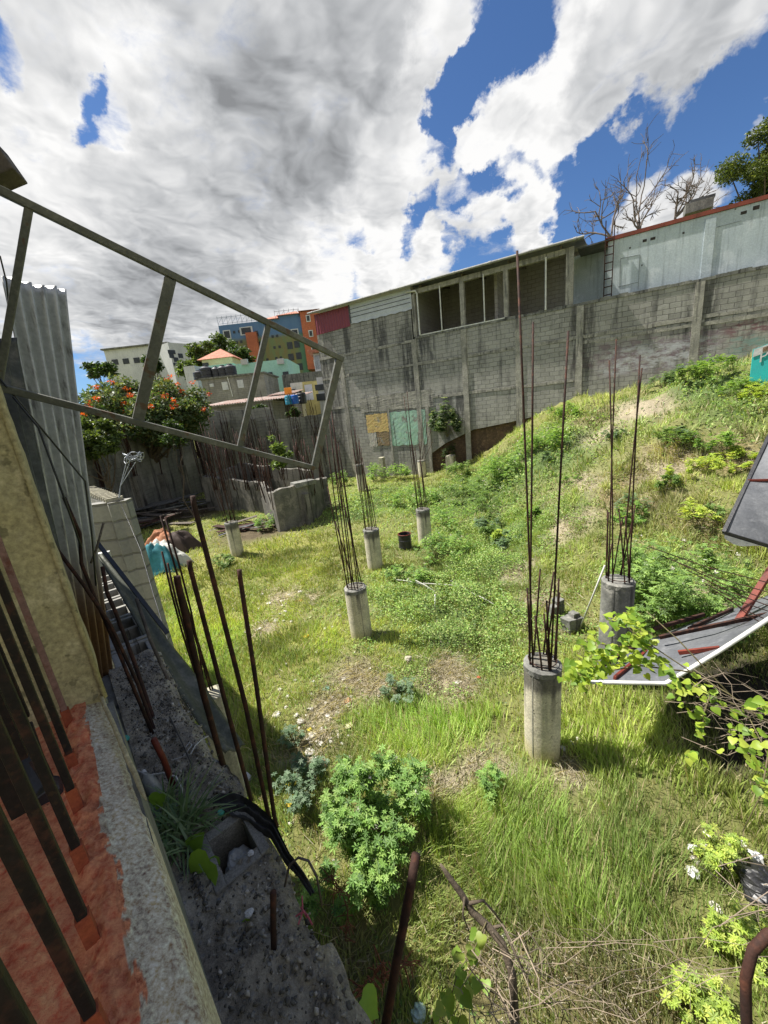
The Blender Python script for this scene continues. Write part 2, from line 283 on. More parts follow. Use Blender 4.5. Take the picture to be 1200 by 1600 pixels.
class MB:
    def __init__(s): s.v = []; s.f = []; s.c = []; s.cur = None
    def add(s, vs, fs):
        n = len(s.v); s.v += [tuple(map(float, v)) for v in vs]; s.f += [tuple(i + n for i in f) for f in fs]
        if s.cur is not None: s.c += [s.cur] * len(vs)
        return s
    def box(s, c, size, ax=None, rz=0, jit=0):
        c = np.asarray(c, float); h = np.asarray(size, float) / 2
        if ax is None: cz, sz = math.cos(rz), math.sin(rz); ax = [(cz, sz, 0), (-sz, cz, 0), (0, 0, 1)]
        ax = np.asarray(ax, float); vs = []
        for k in (-1, 1):
            for (i, j) in ((-1, -1), (1, -1), (1, 1), (-1, 1)):
                vs.append(c + ax[0] * i * h[0] + ax[1] * j * h[1] + ax[2] * k * h[2] + (rng.uniform(-jit, jit, 3) if jit else 0))
        return s.add(vs, [(3, 2, 1, 0), (4, 5, 6, 7), (0, 1, 5, 4), (1, 2, 6, 5), (2, 3, 7, 6), (3, 0, 4, 7)])
    def bar(s, a, b, wd, th=None, up=(0, 0, 1)):
        a = np.asarray(a, float); b = np.asarray(b, float); d = b - a; L = np.linalg.norm(d); d /= L
        u = np.cross(np.asarray(up, float), d)
        if np.linalg.norm(u) < 1e-4: u = np.array([1., 0, 0])
        u /= np.linalg.norm(u); v = np.cross(d, u)
        return s.box((a + b) / 2, (L, wd, th or wd), ax=[d, u, v])
    def tube(s, pts, r, n=6, cap=True):
        pts = [np.asarray(p, float) for p in pts]; rs = r if isinstance(r, (list, tuple)) else [r] * len(pts)
        vs = []; fs = []; ref = None
        for i, p in enumerate(pts):
            d = pts[min(i + 1, len(pts) - 1)] - pts[max(i - 1, 0)]; d /= np.linalg.norm(d) + 1e-9
            if ref is None: ref = np.array([0, 0, 1.]) if abs(d[2]) < .9 else np.array([1., 0, 0])
            u = ref - d * ref.dot(d); u /= np.linalg.norm(u) + 1e-9; v = np.cross(d, u); ref = u
            for k in range(n): a = 2 * math.pi * k / n; vs.append(p + rs[i] * (math.cos(a) * u + math.sin(a) * v))
        for i in range(len(pts) - 1):
            for k in range(n): k2 = (k + 1) % n; fs.append((i * n + k, i * n + k2, (i + 1) * n + k2, (i + 1) * n + k))
        if cap: fs.append(tuple(range(n - 1, -1, -1))); fs.append(tuple((len(pts) - 1) * n + k for k in range(n)))
        return s.add(vs, fs)
    def lathe(s, c, prof, n=24, jit=0):
        c = np.asarray(c, float); vs = []; fs = []
        for (r, z) in prof:
            for k in range(n):
                a = 2 * math.pi * k / n; rr = r + (rnd.uniform(-jit, jit) if jit else 0); vs.append(c + np.array([rr * math.cos(a), rr * math.sin(a), z]))
        m = len(prof)
        for i in range(m - 1):
            for k in range(n): k2 = (k + 1) % n; fs.append((i * n + k, i * n + k2, (i + 1) * n + k2, (i + 1) * n + k))
        fs.append(tuple(range(n - 1, -1, -1))); fs.append(tuple((m - 1) * n + k for k in range(n)))
        return s.add(vs, fs)
    def prism(s, poly, vec):
        poly = [np.asarray(p, float) for p in poly]; vec = np.asarray(vec, float); n = len(poly)
        return s.add(poly + [p + vec for p in poly], [tuple(range(n)), tuple(range(2 * n - 1, n - 1, -1))] + [(i, n + i, n + (i + 1) % n, (i + 1) % n) for i in range(n)])
    def grid(s, fn, nu, nv, th=0):
        """fn(u, v) -> point or (point, colour)"""
        vs = []; cs = []
        for j in range(nv + 1):
            for i in range(nu + 1):
                q = fn(i / nu, j / nv)
                if isinstance(q, tuple) and len(q) == 2: vs.append(q[0]); cs.append(q[1])
                else: vs.append(q)
        fs = [(j * (nu + 1) + i, j * (nu + 1) + i + 1, (j + 1) * (nu + 1) + i + 1, (j + 1) * (nu + 1) + i) for j in range(nv) for i in range(nu)]
        s.add(vs, fs); s.c += cs
        return s
    def build(s, name, mat, parent=None, smooth=False, local=False, bevel=0):
        o = mesh_obj(name, np.array(s.v), s.f, mat, parent, smooth, np.array(s.c) if s.c else None, local)
        if bevel:
            b = o.modifiers.new('b', 'BEVEL'); b.width = bevel; b.segments = 2; b.limit_method = 'ANGLE'
        return o
def copy_tree(o, parent=None):
    c = o.copy(); COL.objects.link(c); c.parent = parent
    for ch in o.children: copy_tree(ch, c)
    return c

# smooth value noise for shapes
_perm = rng.random((64, 64))
def vn(x, y, f=1.):
    x = np.asarray(x, float) * f + 1000.; y = np.asarray(y, float) * f + 1000.; xi = np.floor(x).astype(int); yi = np.floor(y).astype(int); fx = x - xi; fy = y - yi
    fx = fx * fx * (3 - 2 * fx); fy = fy * fy * (3 - 2 * fy); g = lambda a, b: _perm[a % 64, b % 64]
    return (g(xi, yi) * (1 - fx) + g(xi + 1, yi) * fx) * (1 - fy) + (g(xi, yi + 1) * (1 - fx) + g(xi + 1, yi + 1) * fx) * fy
def fbm(x, y, f=1., o=4): return sum(vn(x + 17 * k, y - 9 * k, f * 2 ** k) * .5 ** k for k in range(o)) / (2 - .5 ** (o - 1))

# ------------------------------------------------------------------ the boundary wall's frame and the terrain
WO = np.array([-2.725, 25.498, 0]); WD = np.array([.8584, -.513, 0]); WD /= np.linalg.norm(WD); WN = np.array([-WD[1], WD[0], 0])   # WN points away from the yard
WROT = math.atan2(WD[1], WD[0])
def W(x, y): return plane(x, y, WO, WN)
def WL(s, d, z): return WO + s * WD - d * WN + np.array([0, 0, z])   # s along, d metres in front of the wall
def wsz(x, y): q = W(x, y) - WO; return q.dot(WD), q[2]
def ss(t): t = np.clip(t, 0, 1); return t * t * (3 - 2 * t)
def terr(x, y):
    x = np.asarray(x, float); y = np.asarray(y, float)
    s = (x - WO[0]) * WD[0] + (y - WO[1]) * WD[1]; d = -((x - WO[0]) * WN[0] + (y - WO[1]) * WN[1])
    A = np.interp(s, [-30, 4, 7, 9.2, 10.5, 12.2, 14.1, 16.6, 18.7, 20.5, 26, 40], [0, 0, .25, .8, 1.5, 2.7, 3.6, 3.96, 4.3, 4.65, 5.2, 5.5])
    L = np.interp(s, [4, 8, 11, 14, 17, 20, 30], [4.0, 5.5, 8.5, 13.0, 16.6, 19, 22])
    t = np.clip(d / L, 0, 1)
    h = A * (1 - ss(t)) * .55 + A * (1 - t) ** 1.0 * .45 * (1 - ss((t - .6) / .4) * .5)
    h = h + (fbm(x, y, .35, 3) - .5) * (.18 + .75 * ss(h / 2.)) + (fbm(x + 40, y, 1.6, 3) - .5) * (.14 + .3 * ss(h))
    far = ss((y - 27) / 8) * ss((8 - x) / 10); h = h + far * (y - 27) * .16   # the hill the far houses stand on
    rx = ss((x - 14) / 10); h = h + rx * 3 * ss((y - 8) / 10)
    return h
def ground_at(px, py, lo=1., hi=60.):
    r = ray(px, py); t = lo; st = .05
    while t < hi:
        p = EYE + r * t
        if p[2] <= terr(p[0], p[1]): break
        t += st
    p = EYE + r * t; return np.array([p[0], p[1], float(terr(p[0], p[1]))])

# colour patches of the ground cover: (pixel, radius m, kind)  kinds: d dry/bare  g lush grass  y yellow grass  w weeds  b brown hay  s darkened as shade under the awning
PATCH = []
for (px, py, r, k) in [(520, 1110, .55, 'd'), (480, 1180, .5, 'd'), (600, 1075, .5, 'd'), (560, 1060, .5, 'd'), (680, 1270, .3, 'b'), (700, 1230, .3, 'd'), (800, 1200, .35, 'd'), (890, 1190, .25, 'd'), (740, 1210, .25, 'd'),
                       (700, 1130, .5, 'g'), (640, 1150, .45, 'g'), (760, 1120, .35, 'g'), (850, 1280, .6, 'g'), (950, 1330, .6, 'g'), (780, 1380, .6, 'g'), (900, 1400, .5, 'g'), (1030, 1200, .5, 'g'), (950, 1150, .5, 'g'), (1150, 1280, .4, 'g'),
                       (300, 1000, 1.6, 'y'), (260, 920, 1.8, 'y'), (430, 870, 1.6, 'y'), (330, 1080, 1.2, 'y'), (420, 1010, 1., 'y'), (470, 860, 1.3, 'y'), (380, 1150, .6, 'y'), (450, 1230, .4, 'y'), (480, 1000, .7, 'y'),
                       (700, 960, 1.5, 'w'), (640, 930, 1.2, 'w'), (780, 960, 1.2, 'w'), (720, 1010, 1.0, 'w'), (760, 880, 1.6, 'w'), (600, 780, 2.5, 'w'), (700, 780, 3.0, 'w'), (780, 750, 2.5, 'w'), (860, 700, 2.4, 'w'), (720, 850, 1.6, 'w'), (1050, 900, 1., 'w'), (560, 800, 1.5, 'w'), (830, 820, 1.4, 'w'),
                       (900, 760, .9, 'd'), (880, 830, .8, 'd'), (850, 930, .6, 'd'), (840, 980, .6, 'd'), (1000, 650, 1.3, 'd'), (950, 680, 1.1, 'd'), (1040, 745, .8, 'd'), (990, 745, .7, 'b'), (820, 890, .5, 'd'), (700, 1060, .5, 'd'), (1110, 935, .4, 'd'), (940, 780, .7, 'b'),
                       (1060, 700, 1.1, 'b'), (1080, 830, .9, 'b'), (1160, 640, 1.4, 'w'), (1100, 600, 1.2, 'w'), (1150, 720, 1.2, 'b'), (1020, 800, .8, 'b'), (1170, 830, .6, 'b'), (930, 650, 1., 'b'),
                       (410, 975, .45, 'd'), (440, 935, .5, 'd'), (480, 940, .35, 'd'), (250, 780, 2., 'e'), (300, 800, 2., 'e'), (400, 830, 1.5, 'e'), (235, 800, 2.5, 'e'),
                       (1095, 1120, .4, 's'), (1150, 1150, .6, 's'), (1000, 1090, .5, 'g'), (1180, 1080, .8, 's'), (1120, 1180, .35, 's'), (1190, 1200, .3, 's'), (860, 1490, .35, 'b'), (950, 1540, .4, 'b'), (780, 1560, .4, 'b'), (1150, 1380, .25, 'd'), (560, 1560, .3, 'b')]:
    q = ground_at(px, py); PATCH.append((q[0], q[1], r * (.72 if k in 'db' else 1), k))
def pw(x, y):
    """weights of each kind at points"""
    x = np.asarray(x, float); y = np.asarray(y, float); jx = x + (fbm(x, y, 1.1, 3) - .5) * .9; jy = y + (fbm(x + 50, y, 1.1, 3) - .5) * .9
    out = {k: np.zeros(x.shape) for k in 'dgywbes'}
    for (cx, cy, r, k) in PATCH:
        d2 = ((jx - cx) ** 2 + (jy - cy) ** 2) / (r * r); out[k] = np.maximum(out[k], np.exp(-d2 * 1.3))
    return out
def yard(x, y):
    """true inside the yard, where things grow"""
    n = x * .765 + y * .644; dw = -((x - WO[0]) * WN[0] + (y - WO[1]) * WN[1])
    return (n > .42) & (dw > .1) & (x > -12.0) & (y < 25.3)

# ground sheet: fine in the yard, coarse to the horizon
def ground_sheet():
    ax = np.concatenate([-np.geomspace(600, 16, 22), np.arange(-15, 13, .16), np.geomspace(13.2, 600, 24)])
    ay = np.concatenate([-np.geomspace(600, 4, 14), np.arange(-3, 27.5, .16), np.geomspace(28, 700, 26)])
    X, Y = np.meshgrid(ax, ay); Z = terr(X, Y)
    Z = np.where((np.abs(X) > 60) | (Y > 70), np.minimum(Z, 9.), Z)
    fine = (fbm(X, Y, 5., 3) - .5) * .07; Z = Z + fine
    V = np.stack([X, Y, Z], -1).reshape(-1, 3); nx, ny = len(ax), len(ay)
    i = np.arange(nx - 1)[None, :] + (np.arange(ny - 1) * nx)[:, None]; i = i.ravel()
    Fc = np.stack([i, i + 1, i + nx + 1, i + nx], -1)
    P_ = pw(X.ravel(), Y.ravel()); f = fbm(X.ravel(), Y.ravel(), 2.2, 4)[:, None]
    soil = np.array([.12, .095, .06]); dry = np.array([.30, .26, .18]); gr = np.array([.15, .17, .05]); dark = np.array([.03, .026, .02])  # dark: the fallen awning's shade put into the soil colour
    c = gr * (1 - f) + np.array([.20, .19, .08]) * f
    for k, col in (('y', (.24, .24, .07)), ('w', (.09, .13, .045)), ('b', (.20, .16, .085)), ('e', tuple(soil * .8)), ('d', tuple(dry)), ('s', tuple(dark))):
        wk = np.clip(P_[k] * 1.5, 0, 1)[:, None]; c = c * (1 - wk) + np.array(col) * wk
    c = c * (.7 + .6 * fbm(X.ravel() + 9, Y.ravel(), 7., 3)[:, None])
    m, t, b, o = newmat('soil_and_litter')
    a = t.new('ShaderNodeAttribute', attribute_name='col').outputs['Color']; oc = t.new('ShaderNodeTexCoord').outputs['Object']
    f1 = t.noise(oc, 14, 8, .75); f2 = t.noise(oc, 3, 5, .6)
    cc = t.mix(.7, a, t.mix(f1, (.05, .05, .05), (.95, .95, .95)), 'OVERLAY'); cc = t.mix(.3, cc, t.mix(f2, (.2, .2, .2), (.8, .8, .8)), 'OVERLAY')
    t.put(b.inputs['Base Color'], cc); b.inputs['Roughness'].default_value = .95; b.inputs['Specular IOR Level'].default_value = .15
    bump(t, b, t.math('ADD', f1, f2), .05, 1.)
    o = mesh_obj('ground', V, Fc, m, None, True, c, local=True); tag(o, 'rough overgrown earth of the vacant lot', kind='structure'); return o
ground_sheet()
# ------------------------------------------------------------------ the boundary wall
def wall_local(name, pos, label, cat):
    return thing(name, pos, label, cat, rot=WROT)
bw = wall_local('boundary_wall', WO, 'tall stained grey concrete block wall climbing the far side of the lot', 'wall')
def face(mb, s0, s1, z0, z1, d0, d1):          # box in the wall's frame: s along, d towards the yard
    mb.box(((s0 + s1) / 2, -(d0 + d1) / 2, (z0 + z1) / 2), (s1 - s0, d1 - d0, z1 - z0)); return mb
def wbuild(mb, name, mat, parent, **k): return mb.build(name, mat, parent, local=True, **k)
m = MB()
# foot line rises with the bank, earth shows under the footing between s=7 and s=13
pts = [(-.25, -.6), (6.5, -.6), (6.7, 1.3), (7.6, 1.85), (9.2, 2.5), (11.1, 2.75), (12.3, 2.95), (12.5, 2.2), (14, 2.9), (17, 3.2), (20, 3.8), (27, 4.4), (27, 7.62), (6.5, 7.52), (6.5, 7.5), (3.1, 7.5), (-.25, 7.5)]
m.prism([(s, 0, z) for s, z in pts], (0, .2, 0)); wbuild(m, 'wall', M_blk, bw)
m = MB(); m.prism([(s, 0.002, z) for s, z in [(-.25, 7.503), (6.15, 7.503), (6.15, 9.08), (-.2, 8.99)]], (0, .2, 0)); wbuild(m, 'upper_wall', M_blk, bw)
m = MB(); face(m, 6.6, 9.3, -1.2, 2.9, -.8, -.3); face(m, 9.3, 13, -1.2, 3.0, -.75, -.26); wbuild(m, 'earth_bank', M_earth, bw)
M_pil = rough_mat('wall_concrete', [(.33, .315, .275), (.23, .22, .195), (.40, .38, .33)], 2, .93, 20, .01, streak=((.04, .04, .04), .7))
for s_ in (1.3, 6.2, 8.95, 11.6, 14.2, 18.3, 23):
    m = MB(); z0 = float(np.interp(s_, [0, 6, 9, 12, 14, 18, 23], [-.3, -.3, .9, 1.7, 2.9, 3.8, 4.2])); face(m, s_ - .14, s_ + .14, z0, 7.49, .0, .035 + rnd.random() * .02); wbuild(m, 'pilaster', M_pil, bw)
for (s0, s1, z0) in ((-.25, 27, 6.15), (-.25, 6.2, 7.35), (-.25, 14, 4.35), (14.3, 27, 5.9)):
    m = MB(); n = int((s1 - s0) / .5)
    for i in range(n):
        a_, b_ = s0 + (s1 - s0) * i / n, s0 + (s1 - s0) * (i + 1) / n; face(m, a_, b_, z0 + rnd.uniform(-.02, .02), z0 + .13 + rnd.uniform(-.03, .03), .0, .012 + rnd.random() * .016)
    wbuild(m, 'tie_beam', M_pil, bw)
m = MB()
for i in range(60):
    s_ = 6.3 + i * .345; face(m, s_, s_ + .345, 7.5 + rnd.uniform(-.01, .01), 7.60 + rnd.uniform(-.02, .05), -.22, .03)
wbuild(m, 'coping', M_concdark, bw)
# old painted rooms' plaster left on the wall
s0, z1 = wsz(606, 645); s1, _ = wsz(664, 640); _, z0 = wsz(640, 695)
def patch(name, s0, s1, z0, z1, col, label, th):
    def fn(u, v):
        e = (abs(u - .5) > .49) | (abs(v - .5) > .49)
        return (s0 + (s1 - s0) * u + (rnd.uniform(-.03, .03) if e else 0), -th - rnd.random() * .006, z0 + (z1 - z0) * v + (rnd.uniform(-.04, .04) if e else 0)), tuple(c * rnd.uniform(.93, 1.05) for c in col)
    m = MB(); m.grid(fn, 14, 14); m.grid(lambda u, v: (((s0 + (s1 - s0) * u), -.0, z0 + (z1 - z0) * v), col), 14, 14)
    o = m.build(name, M_plast if name == 'painted_plaster' else M_pil, bw, local=True); o['label'] = label
patch('painted_plaster', s0, s1, z0, z1, (.30, .47, .37), 'pale green painted plaster square on the block wall', .03)
s2, z2 = wsz(572, 650); s3, _ = wsz(606, 646)
patch('painted_plaster', s2, s3 - .03, (z0 + z1) / 2 - .1, z1, (.52, .38, .15), 'peeling yellow plaster beside the green square', .03)
patch('painted_plaster', s2 + .05, s2 + .6, z0, (z0 + z1) / 2 - .12, (.42, .40, .36), 'pale grey plaster under the yellow patch', .03)
patch('painted_plaster', s2 + .63, s3 - .05, z0 + .05, (z0 + z1) / 2 - .12, (.22, .16, .09), 'brown stained plaster strip under the yellow patch', .028)
patch('cement_render', s2 - .3, s1 + .5, z1 + .12, z1 + 1.0, (.30, .29, .265), 'pale cement render band above the painted squares', .022)
face(MB(), 0, 0, 0, 0, 0, 0)
m = MB(); face(m, s3 + .0, s3 + .12, -.2, z1 + .3, .0, .05); wbuild(m, 'old_column', M_pil, bw); m = MB(); face(m, s1 + .05, s1 + .25, .2, z1 + .15, .0, .07); wbuild(m, 'old_column', M_pil, bw)

# ------------------------------------------------------------------ open loft on top of the wall
loft = wall_local('open_loft', WL(0, 0, 7.5), 'open grey loft with slanted tin roof standing on the block wall', 'building')
LZ = 7.5; ET = 10.02
def lz(z): return z - LZ
m = MB()
for i in range(2): pass
m.prism([(-.35, -.32, 2.50), (14.25, -.32, 2.50), (14.25, 4.8, 3.35), (-.35, 4.8, 3.35)], (0, 0, .035)); wbuild(m, 'roof', rough_mat('roof_tin', [(.30, .30, .29), (.2, .2, .2)], 3, .6, 30, .003, metal=.1), loft)
m = MB(); m.tube([(-.4, -.38, 2.50), (14.3, -.38, 2.50)], .055, 8)
for i in range(9): m.tube([(-.1 + i * 1.75, -.38, 2.50), (.02 + i * 1.75, -.38, 2.50)], .068, 8)
wbuild(m, 'gutter', rough_mat('gutter_grey', [(.32, .32, .31), (.22, .22, .215)], 3, .6, 30, .002), loft)
m = MB(); face(m, 6.35, 13.7, 2.14, 2.36, -.2, -.02); wbuild(m, 'ring_beam', M_pil, loft)
for s_, wd in ((6.32, .2), (8.95, .22), (11.05, .2), (13.75, .3)):
    m = MB(); face(m, s_ - wd / 2, s_ + wd / 2, 0.1, 2.36 if s_ > 13 else 2.14, -.22, .0); wbuild(m, 'post', M_pil, loft, bevel=.01)
for s_, w_ in ((7.85, .04), (10.05, .04), (12.8, .045)):
    m = MB(); m.tube([(s_, -.06, .1), (s_, -.06, 2.2)], w_ * .8, 8); wbuild(m, 'white_pipe', M_pvc, loft)
m = MB(); m.tube([(.0 + 6.0, -.1, 2.3), (6.55, -.1, 2.25), (6.62, -.1, 2.1), (6.62, -.1, .12)], .04, 8); wbuild(m, 'white_pipe', M_pvc, loft)
m = MB(); face(m, 6.6, 11.0, .1, .15, .0, .04); wbuild(m, 'sill_strip', M_pvc, loft)
m = MB(); face(m, 6.0, 14.0, 0, 3.34, -4.7, -4.5); m.prism([(6.1, .25, 0), (6.1, 4.5, 0), (6.1, 4.5, 3.25), (6.1, .25, 2.56)], (.18, 0, 0)); face(m, 10.2, 10.35, 0, 2.7, -4.5, -1.4); wbuild(m, 'inner_wall', M_inner, loft)
m = MB(); face(m, 6.0, 14.2, -.1, .08, -4.7, -.21); wbuild(m, 'loft_floor', M_pil, loft)
for k in range(4):
    m = MB(); sx_ = 6.8 + k * 2.2; m.bar((sx_, -.05, 2.42), (sx_, 4.6, 3.2), .06, .1); wbuild(m, 'rafter', M_wood, loft)
mk, tk, bk, ok = newmat('crimson_sheet'); oc = tk.new('ShaderNodeTexCoord').outputs['Object']
tk.put(bk.inputs['Base Color'], tk.mix(tk.noise(oc, 3, 5, .6), (.24, .035, .055), (.15, .03, .045))); bk.inputs['Roughness'].default_value = .5
m = MB(); n_ = 110
m.grid(lambda u, v: (-.2 + 2.5 * u, -.03 + .02 * math.sin(u * 2 * math.pi * 13), (1.30 - .0 * u) + v * (1.14) + .06 * u * (1 - v)), n_, 1); wbuild(m, 'crimson_panel', mk, loft)
m = MB()
m.grid(lambda u, v: (2.36 + 3.9 * u, -.045 + .012 * abs(math.sin(v * math.pi * 4)) + .004 * math.sin(u * 30), 1.45 + .97 * v + .02 * math.sin(u * 40) * (1 - v)), 40, 24); wbuild(m, 'white_panel', rough_mat('white_sheet', [(.50, .53, .57), (.42, .45, .49)], 2, .5, 20, .002, fine=.2), loft)
m = MB()
for k in range(1, 4): face(m, 2.36, 6.2, 1.585 + .83 * k / 4 - .012, 1.585 + .83 * k / 4 + .012, .045, .06)
face(m, 2.32, 2.40, 1.5, 2.45, .03, .075); wbuild(m, 'panel_seam', M_darksheet, loft)

# blue-grey hall behind the wall's right half
hall = wall_local('plastered_hall', WL(14, -.6, 7.2), 'long pale blue plastered hall with red coping behind the block wall', 'building')
def hz(z): return z - 7.2
m = MB(); face(m, 1.15, 20, 0, 2.62, -.6, .0)
m2 = MB(); face(m, 1.15, 20, 2.62, 2.63, -.6, .0); wbuild(m, 'wall', M_paleblue, hall)
m = MB()
for i in range(20): face(m, 1.05 + i, 2.06 + i, 2.64, 2.78 + rnd.uniform(-.005, .005), -.65, .05)
wbuild(m, 'coping', M_redtrim, hall)
m = MB(); face(m, -.3, 1.15, 0, 2.95, -2.3, -2.1); wbuild(m, 'side_wall', M_paleblue, hall)
m = MB(); m.prism([(.0, -.1, 2.62), (1.3, -.1, 2.66), (1.3, 2.5, 2.9), (.0, 2.5, 2.9)], (0, 0, .05)); wbuild(m, 'porch_roof', M_darksheet, hall)
for s_ in (4.35, 12): m = MB(); face(m, s_, s_ + .32, 0, 2.5, .0, .035); wbuild(m, 'pilaster', M_paleblue, hall)
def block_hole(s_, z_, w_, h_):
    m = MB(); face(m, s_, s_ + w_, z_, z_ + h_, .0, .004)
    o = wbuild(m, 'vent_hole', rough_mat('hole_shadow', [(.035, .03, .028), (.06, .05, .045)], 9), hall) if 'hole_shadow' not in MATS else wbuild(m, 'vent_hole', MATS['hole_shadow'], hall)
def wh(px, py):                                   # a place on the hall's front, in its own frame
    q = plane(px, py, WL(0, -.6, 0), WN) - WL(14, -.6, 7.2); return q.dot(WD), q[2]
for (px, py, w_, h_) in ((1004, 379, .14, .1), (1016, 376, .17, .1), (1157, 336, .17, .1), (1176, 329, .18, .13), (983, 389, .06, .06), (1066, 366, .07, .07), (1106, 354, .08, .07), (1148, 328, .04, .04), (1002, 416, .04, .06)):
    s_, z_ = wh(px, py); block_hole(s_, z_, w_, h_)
m = MB()
for (a_, b_) in (((970, 404), (999, 398)), ((970, 404), (968, 448)), ((966, 448), (997, 441)), ((1000, 398), (997, 452)), ((1120, 355), (1158, 345))):
    p, q = wh(*a_), wh(*b_); m = MB(); m.bar((p[0], -.006, p[1]), (q[0], -.006, q[1]), .012, .012); wbuild(m, 'plaster_crack', MATS.get('crack') or rough_mat('crack', [(.2, .22, .23), (.12, .13, .14)], 5), hall)
# ladder
lad = thing('ladder', plane(945, 465, WL(0, -.45, 0), WN), 'rusty steel ladder leaning on the end of the pale blue hall', 'ladder')
def wp(px, py, d=-.42): return plane(px, py, WL(0, d, 0), WN)
for x0, y0, x1, y1 in ((943, 468, 947, 345), (955, 465, 961, 343)):
    m = MB(); m.bar(wp(x0, y0), wp(x1, y1), .05, .04); m.build('rail', M_rust, lad)
for k in range(8):
    t_ = k / 8; m = MB(); a_ = wp(943 + .5 * t_ * 7, 462 - 100 * t_); b_ = wp(955.5 + .4 * t_ * 8, 459 - 100 * t_); m.bar(a_, b_, .035); m.build('rung', M_rust, lad)
# rooftop box on the hall
q = wp(1090, 330, -2.5)
rb = thing('rooftop_box', q, 'small grey concrete box on the roof of the pale blue hall', 'box')
MB().box(q + np.array([0, 0, .1]), (.9, .7, .35), rz=WROT).build('box', M_concdark, rb); MB().box(q + np.array([.1, 0, .32]), (.8, .8, .1), rz=WROT).build('lid', M_darksheet, rb)
# teal sign at the right
gs = ground_at(1171, 606); sg = [upto(gs, x_, y_) for x_, y_ in ((1177, 546), (1240, 522), (1235, 598), (1170, 607))]
sgn = thing('banner_sign', (sg[0] + sg[3]) / 2, 'turquoise banner sign with white letters propped at the top of the bank', 'sign')
m = MB(); m.prism(sg, WN * .04); m.build('sign_panel', rough_mat('turquoise_vinyl', [(.03, .42, .40), (.04, .36, .36)], 3, .4, 20, .001, fine=.1), sgn)
ex = (sg[1] - sg[0]); ey = (sg[0] - sg[3]); ex_ = ex / np.linalg.norm(ex); ey_ = ey / np.linalg.norm(ey)
def text3d(body, size, org, ex, ey, mat, parent, name='lettering', ext=.006):
    cu = bpy.data.curves.new(name, 'FONT'); cu.body = body; cu.size = size; cu.extrude = ext
    ob = bpy.data.objects.new(name, cu); COL.objects.link(ob)
    dg = bpy.context.evaluated_depsgraph_get(); me = bpy.data.meshes.new_from_object(ob.evaluated_get(dg)); bpy.data.objects.remove(ob)
    V = np.array([v.co[:] for v in me.vertices]); Fs = [tuple(p.vertices) for p in me.polygons]; nz = np.cross(ex, ey)
    V = org + V[:, :1] * ex + V[:, 1:2] * ey + V[:, 2:3] * nz
    return mesh_obj(name, V, Fs, mat, parent)
text3d('P', .42, sg[3] + .17 * ex + .60 * ey - WN * .02, ex_, ey_, M_white, sgn)
m = MB(); o_ = sg[3] - WN * .012
m.prism([o_ + .0 * ex + .80 * ey, o_ + .98 * ex + .80 * ey, o_ + .98 * ex + .99 * ey, o_ + .02 * ex + .99 * ey], -WN * .01); m.build('white_band', M_white, sgn)
m = MB(); m.prism([o_ + .25 * ex + .84 * ey - WN * .015, o_ + .9 * ex + .84 * ey - WN * .015, o_ + .9 * ex + .95 * ey - WN * .015, o_ + .25 * ex + .95 * ey - WN * .015], -WN * .008); m.build('picture_strip', M_earth, sgn)

# ------------------------------------------------------------------ concrete columns with starter bars
GC = 'concrete columns with rebar standing in the lot'
def rebar(p, q, parent, r=.0095, bend=.0, name='rebar'):
    p = np.asarray(p, float); q = np.asarray(q, float); n = 5; pts = []
    off = rng.normal(size=3) * bend * np.linalg.norm(q - p); off[2] = 0
    for i in range(n): t = i / (n - 1); pts.append(p + (q - p) * t + off * math.sin(t * math.pi))
    m = MB(); m.tube(pts, r, 6); return m.build(name, M_rust, parent, smooth=True)
def column(base, h, r, label, tops, group=GC, ring=.72, br=.0095, top_px=None, dark=None):
    c = thing('concrete_column', base, label, 'column', group)
    prof = [(r * 1.01, -.35), (r, 0.02), (r, h * .3), (r * 1.0, h * .9), (r * .985, h - .02), (r * .93, h), (r * .5, h + .012)]
    m = MB(); m.lathe(base, prof, 32, .0025); o = m.build('shaft', M_colm if not dark else M_concdark, c, smooth=False)
    for p in o.data.polygons: p.use_smooth = abs(p.normal.z) < .5
    m = MB(); a = rnd.uniform(3.6, 5.2); d = np.array([math.cos(a), math.sin(a), 0]); m.bar(base + d * (r + .0005) + np.array([0, 0, .0]), base + d * r + np.array([0, 0, h - .03]), .008, .006, up=d); m.build('form_seam', M_concdark, c)
    m = MB(); nseg = 20                                  # uneven mortar crust on the rim
    m.lathe(base, [(r * 1.015, h - .07), (r * 1.02, h - .01), (r * .9, h + .006)], 26, .006); m.build('rim_crust', M_concdark, c)
    top = base + np.array([0, 0, h]); k = len(tops)
    for i, tp in enumerate(tops):
        # root each bar on the ring at the side its top leans to
        q0 = upto(top, tp[0], tp[1]); side = X_.dot(q0 - top) / max(.05, (q0 - top)[2] * .12 + r)
        sx_ = np.clip((tp[0] - top_px[0]) / top_px[1], -1, 1) if top_px else np.clip(side, -1, 1)
        if len(tp) > 2: sx_ = tp[2]
        yy = math.sqrt(max(0, 1 - sx_ * sx_)) * (1 if i % 2 else -1)
        root = top + (X_ * sx_ + np.array([-X_[1], X_[0], 0]) * yy) * r * ring + np.array([0, 0, -.02])
        q = upto(root, tp[0], tp[1]); rebar(root, q, c, br, .004)
    m = MB()                                              # one stirrup ring near the foot of the bars
    n = 16; ringp = [top + np.array([math.cos(2 * math.pi * j / n), math.sin(2 * math.pi * j / n), 0]) * r * ring * 1.05 + np.array([0, 0, .05]) for j in range(n + 1)]
    m.tube(ringp, .005, 5, cap=False); m.build('stirrup', M_rust, c)
    return c
def colbase(x, y): q = atz(x, y, 0); return np.array([q[0], q[1], 0.])
R0 = .205
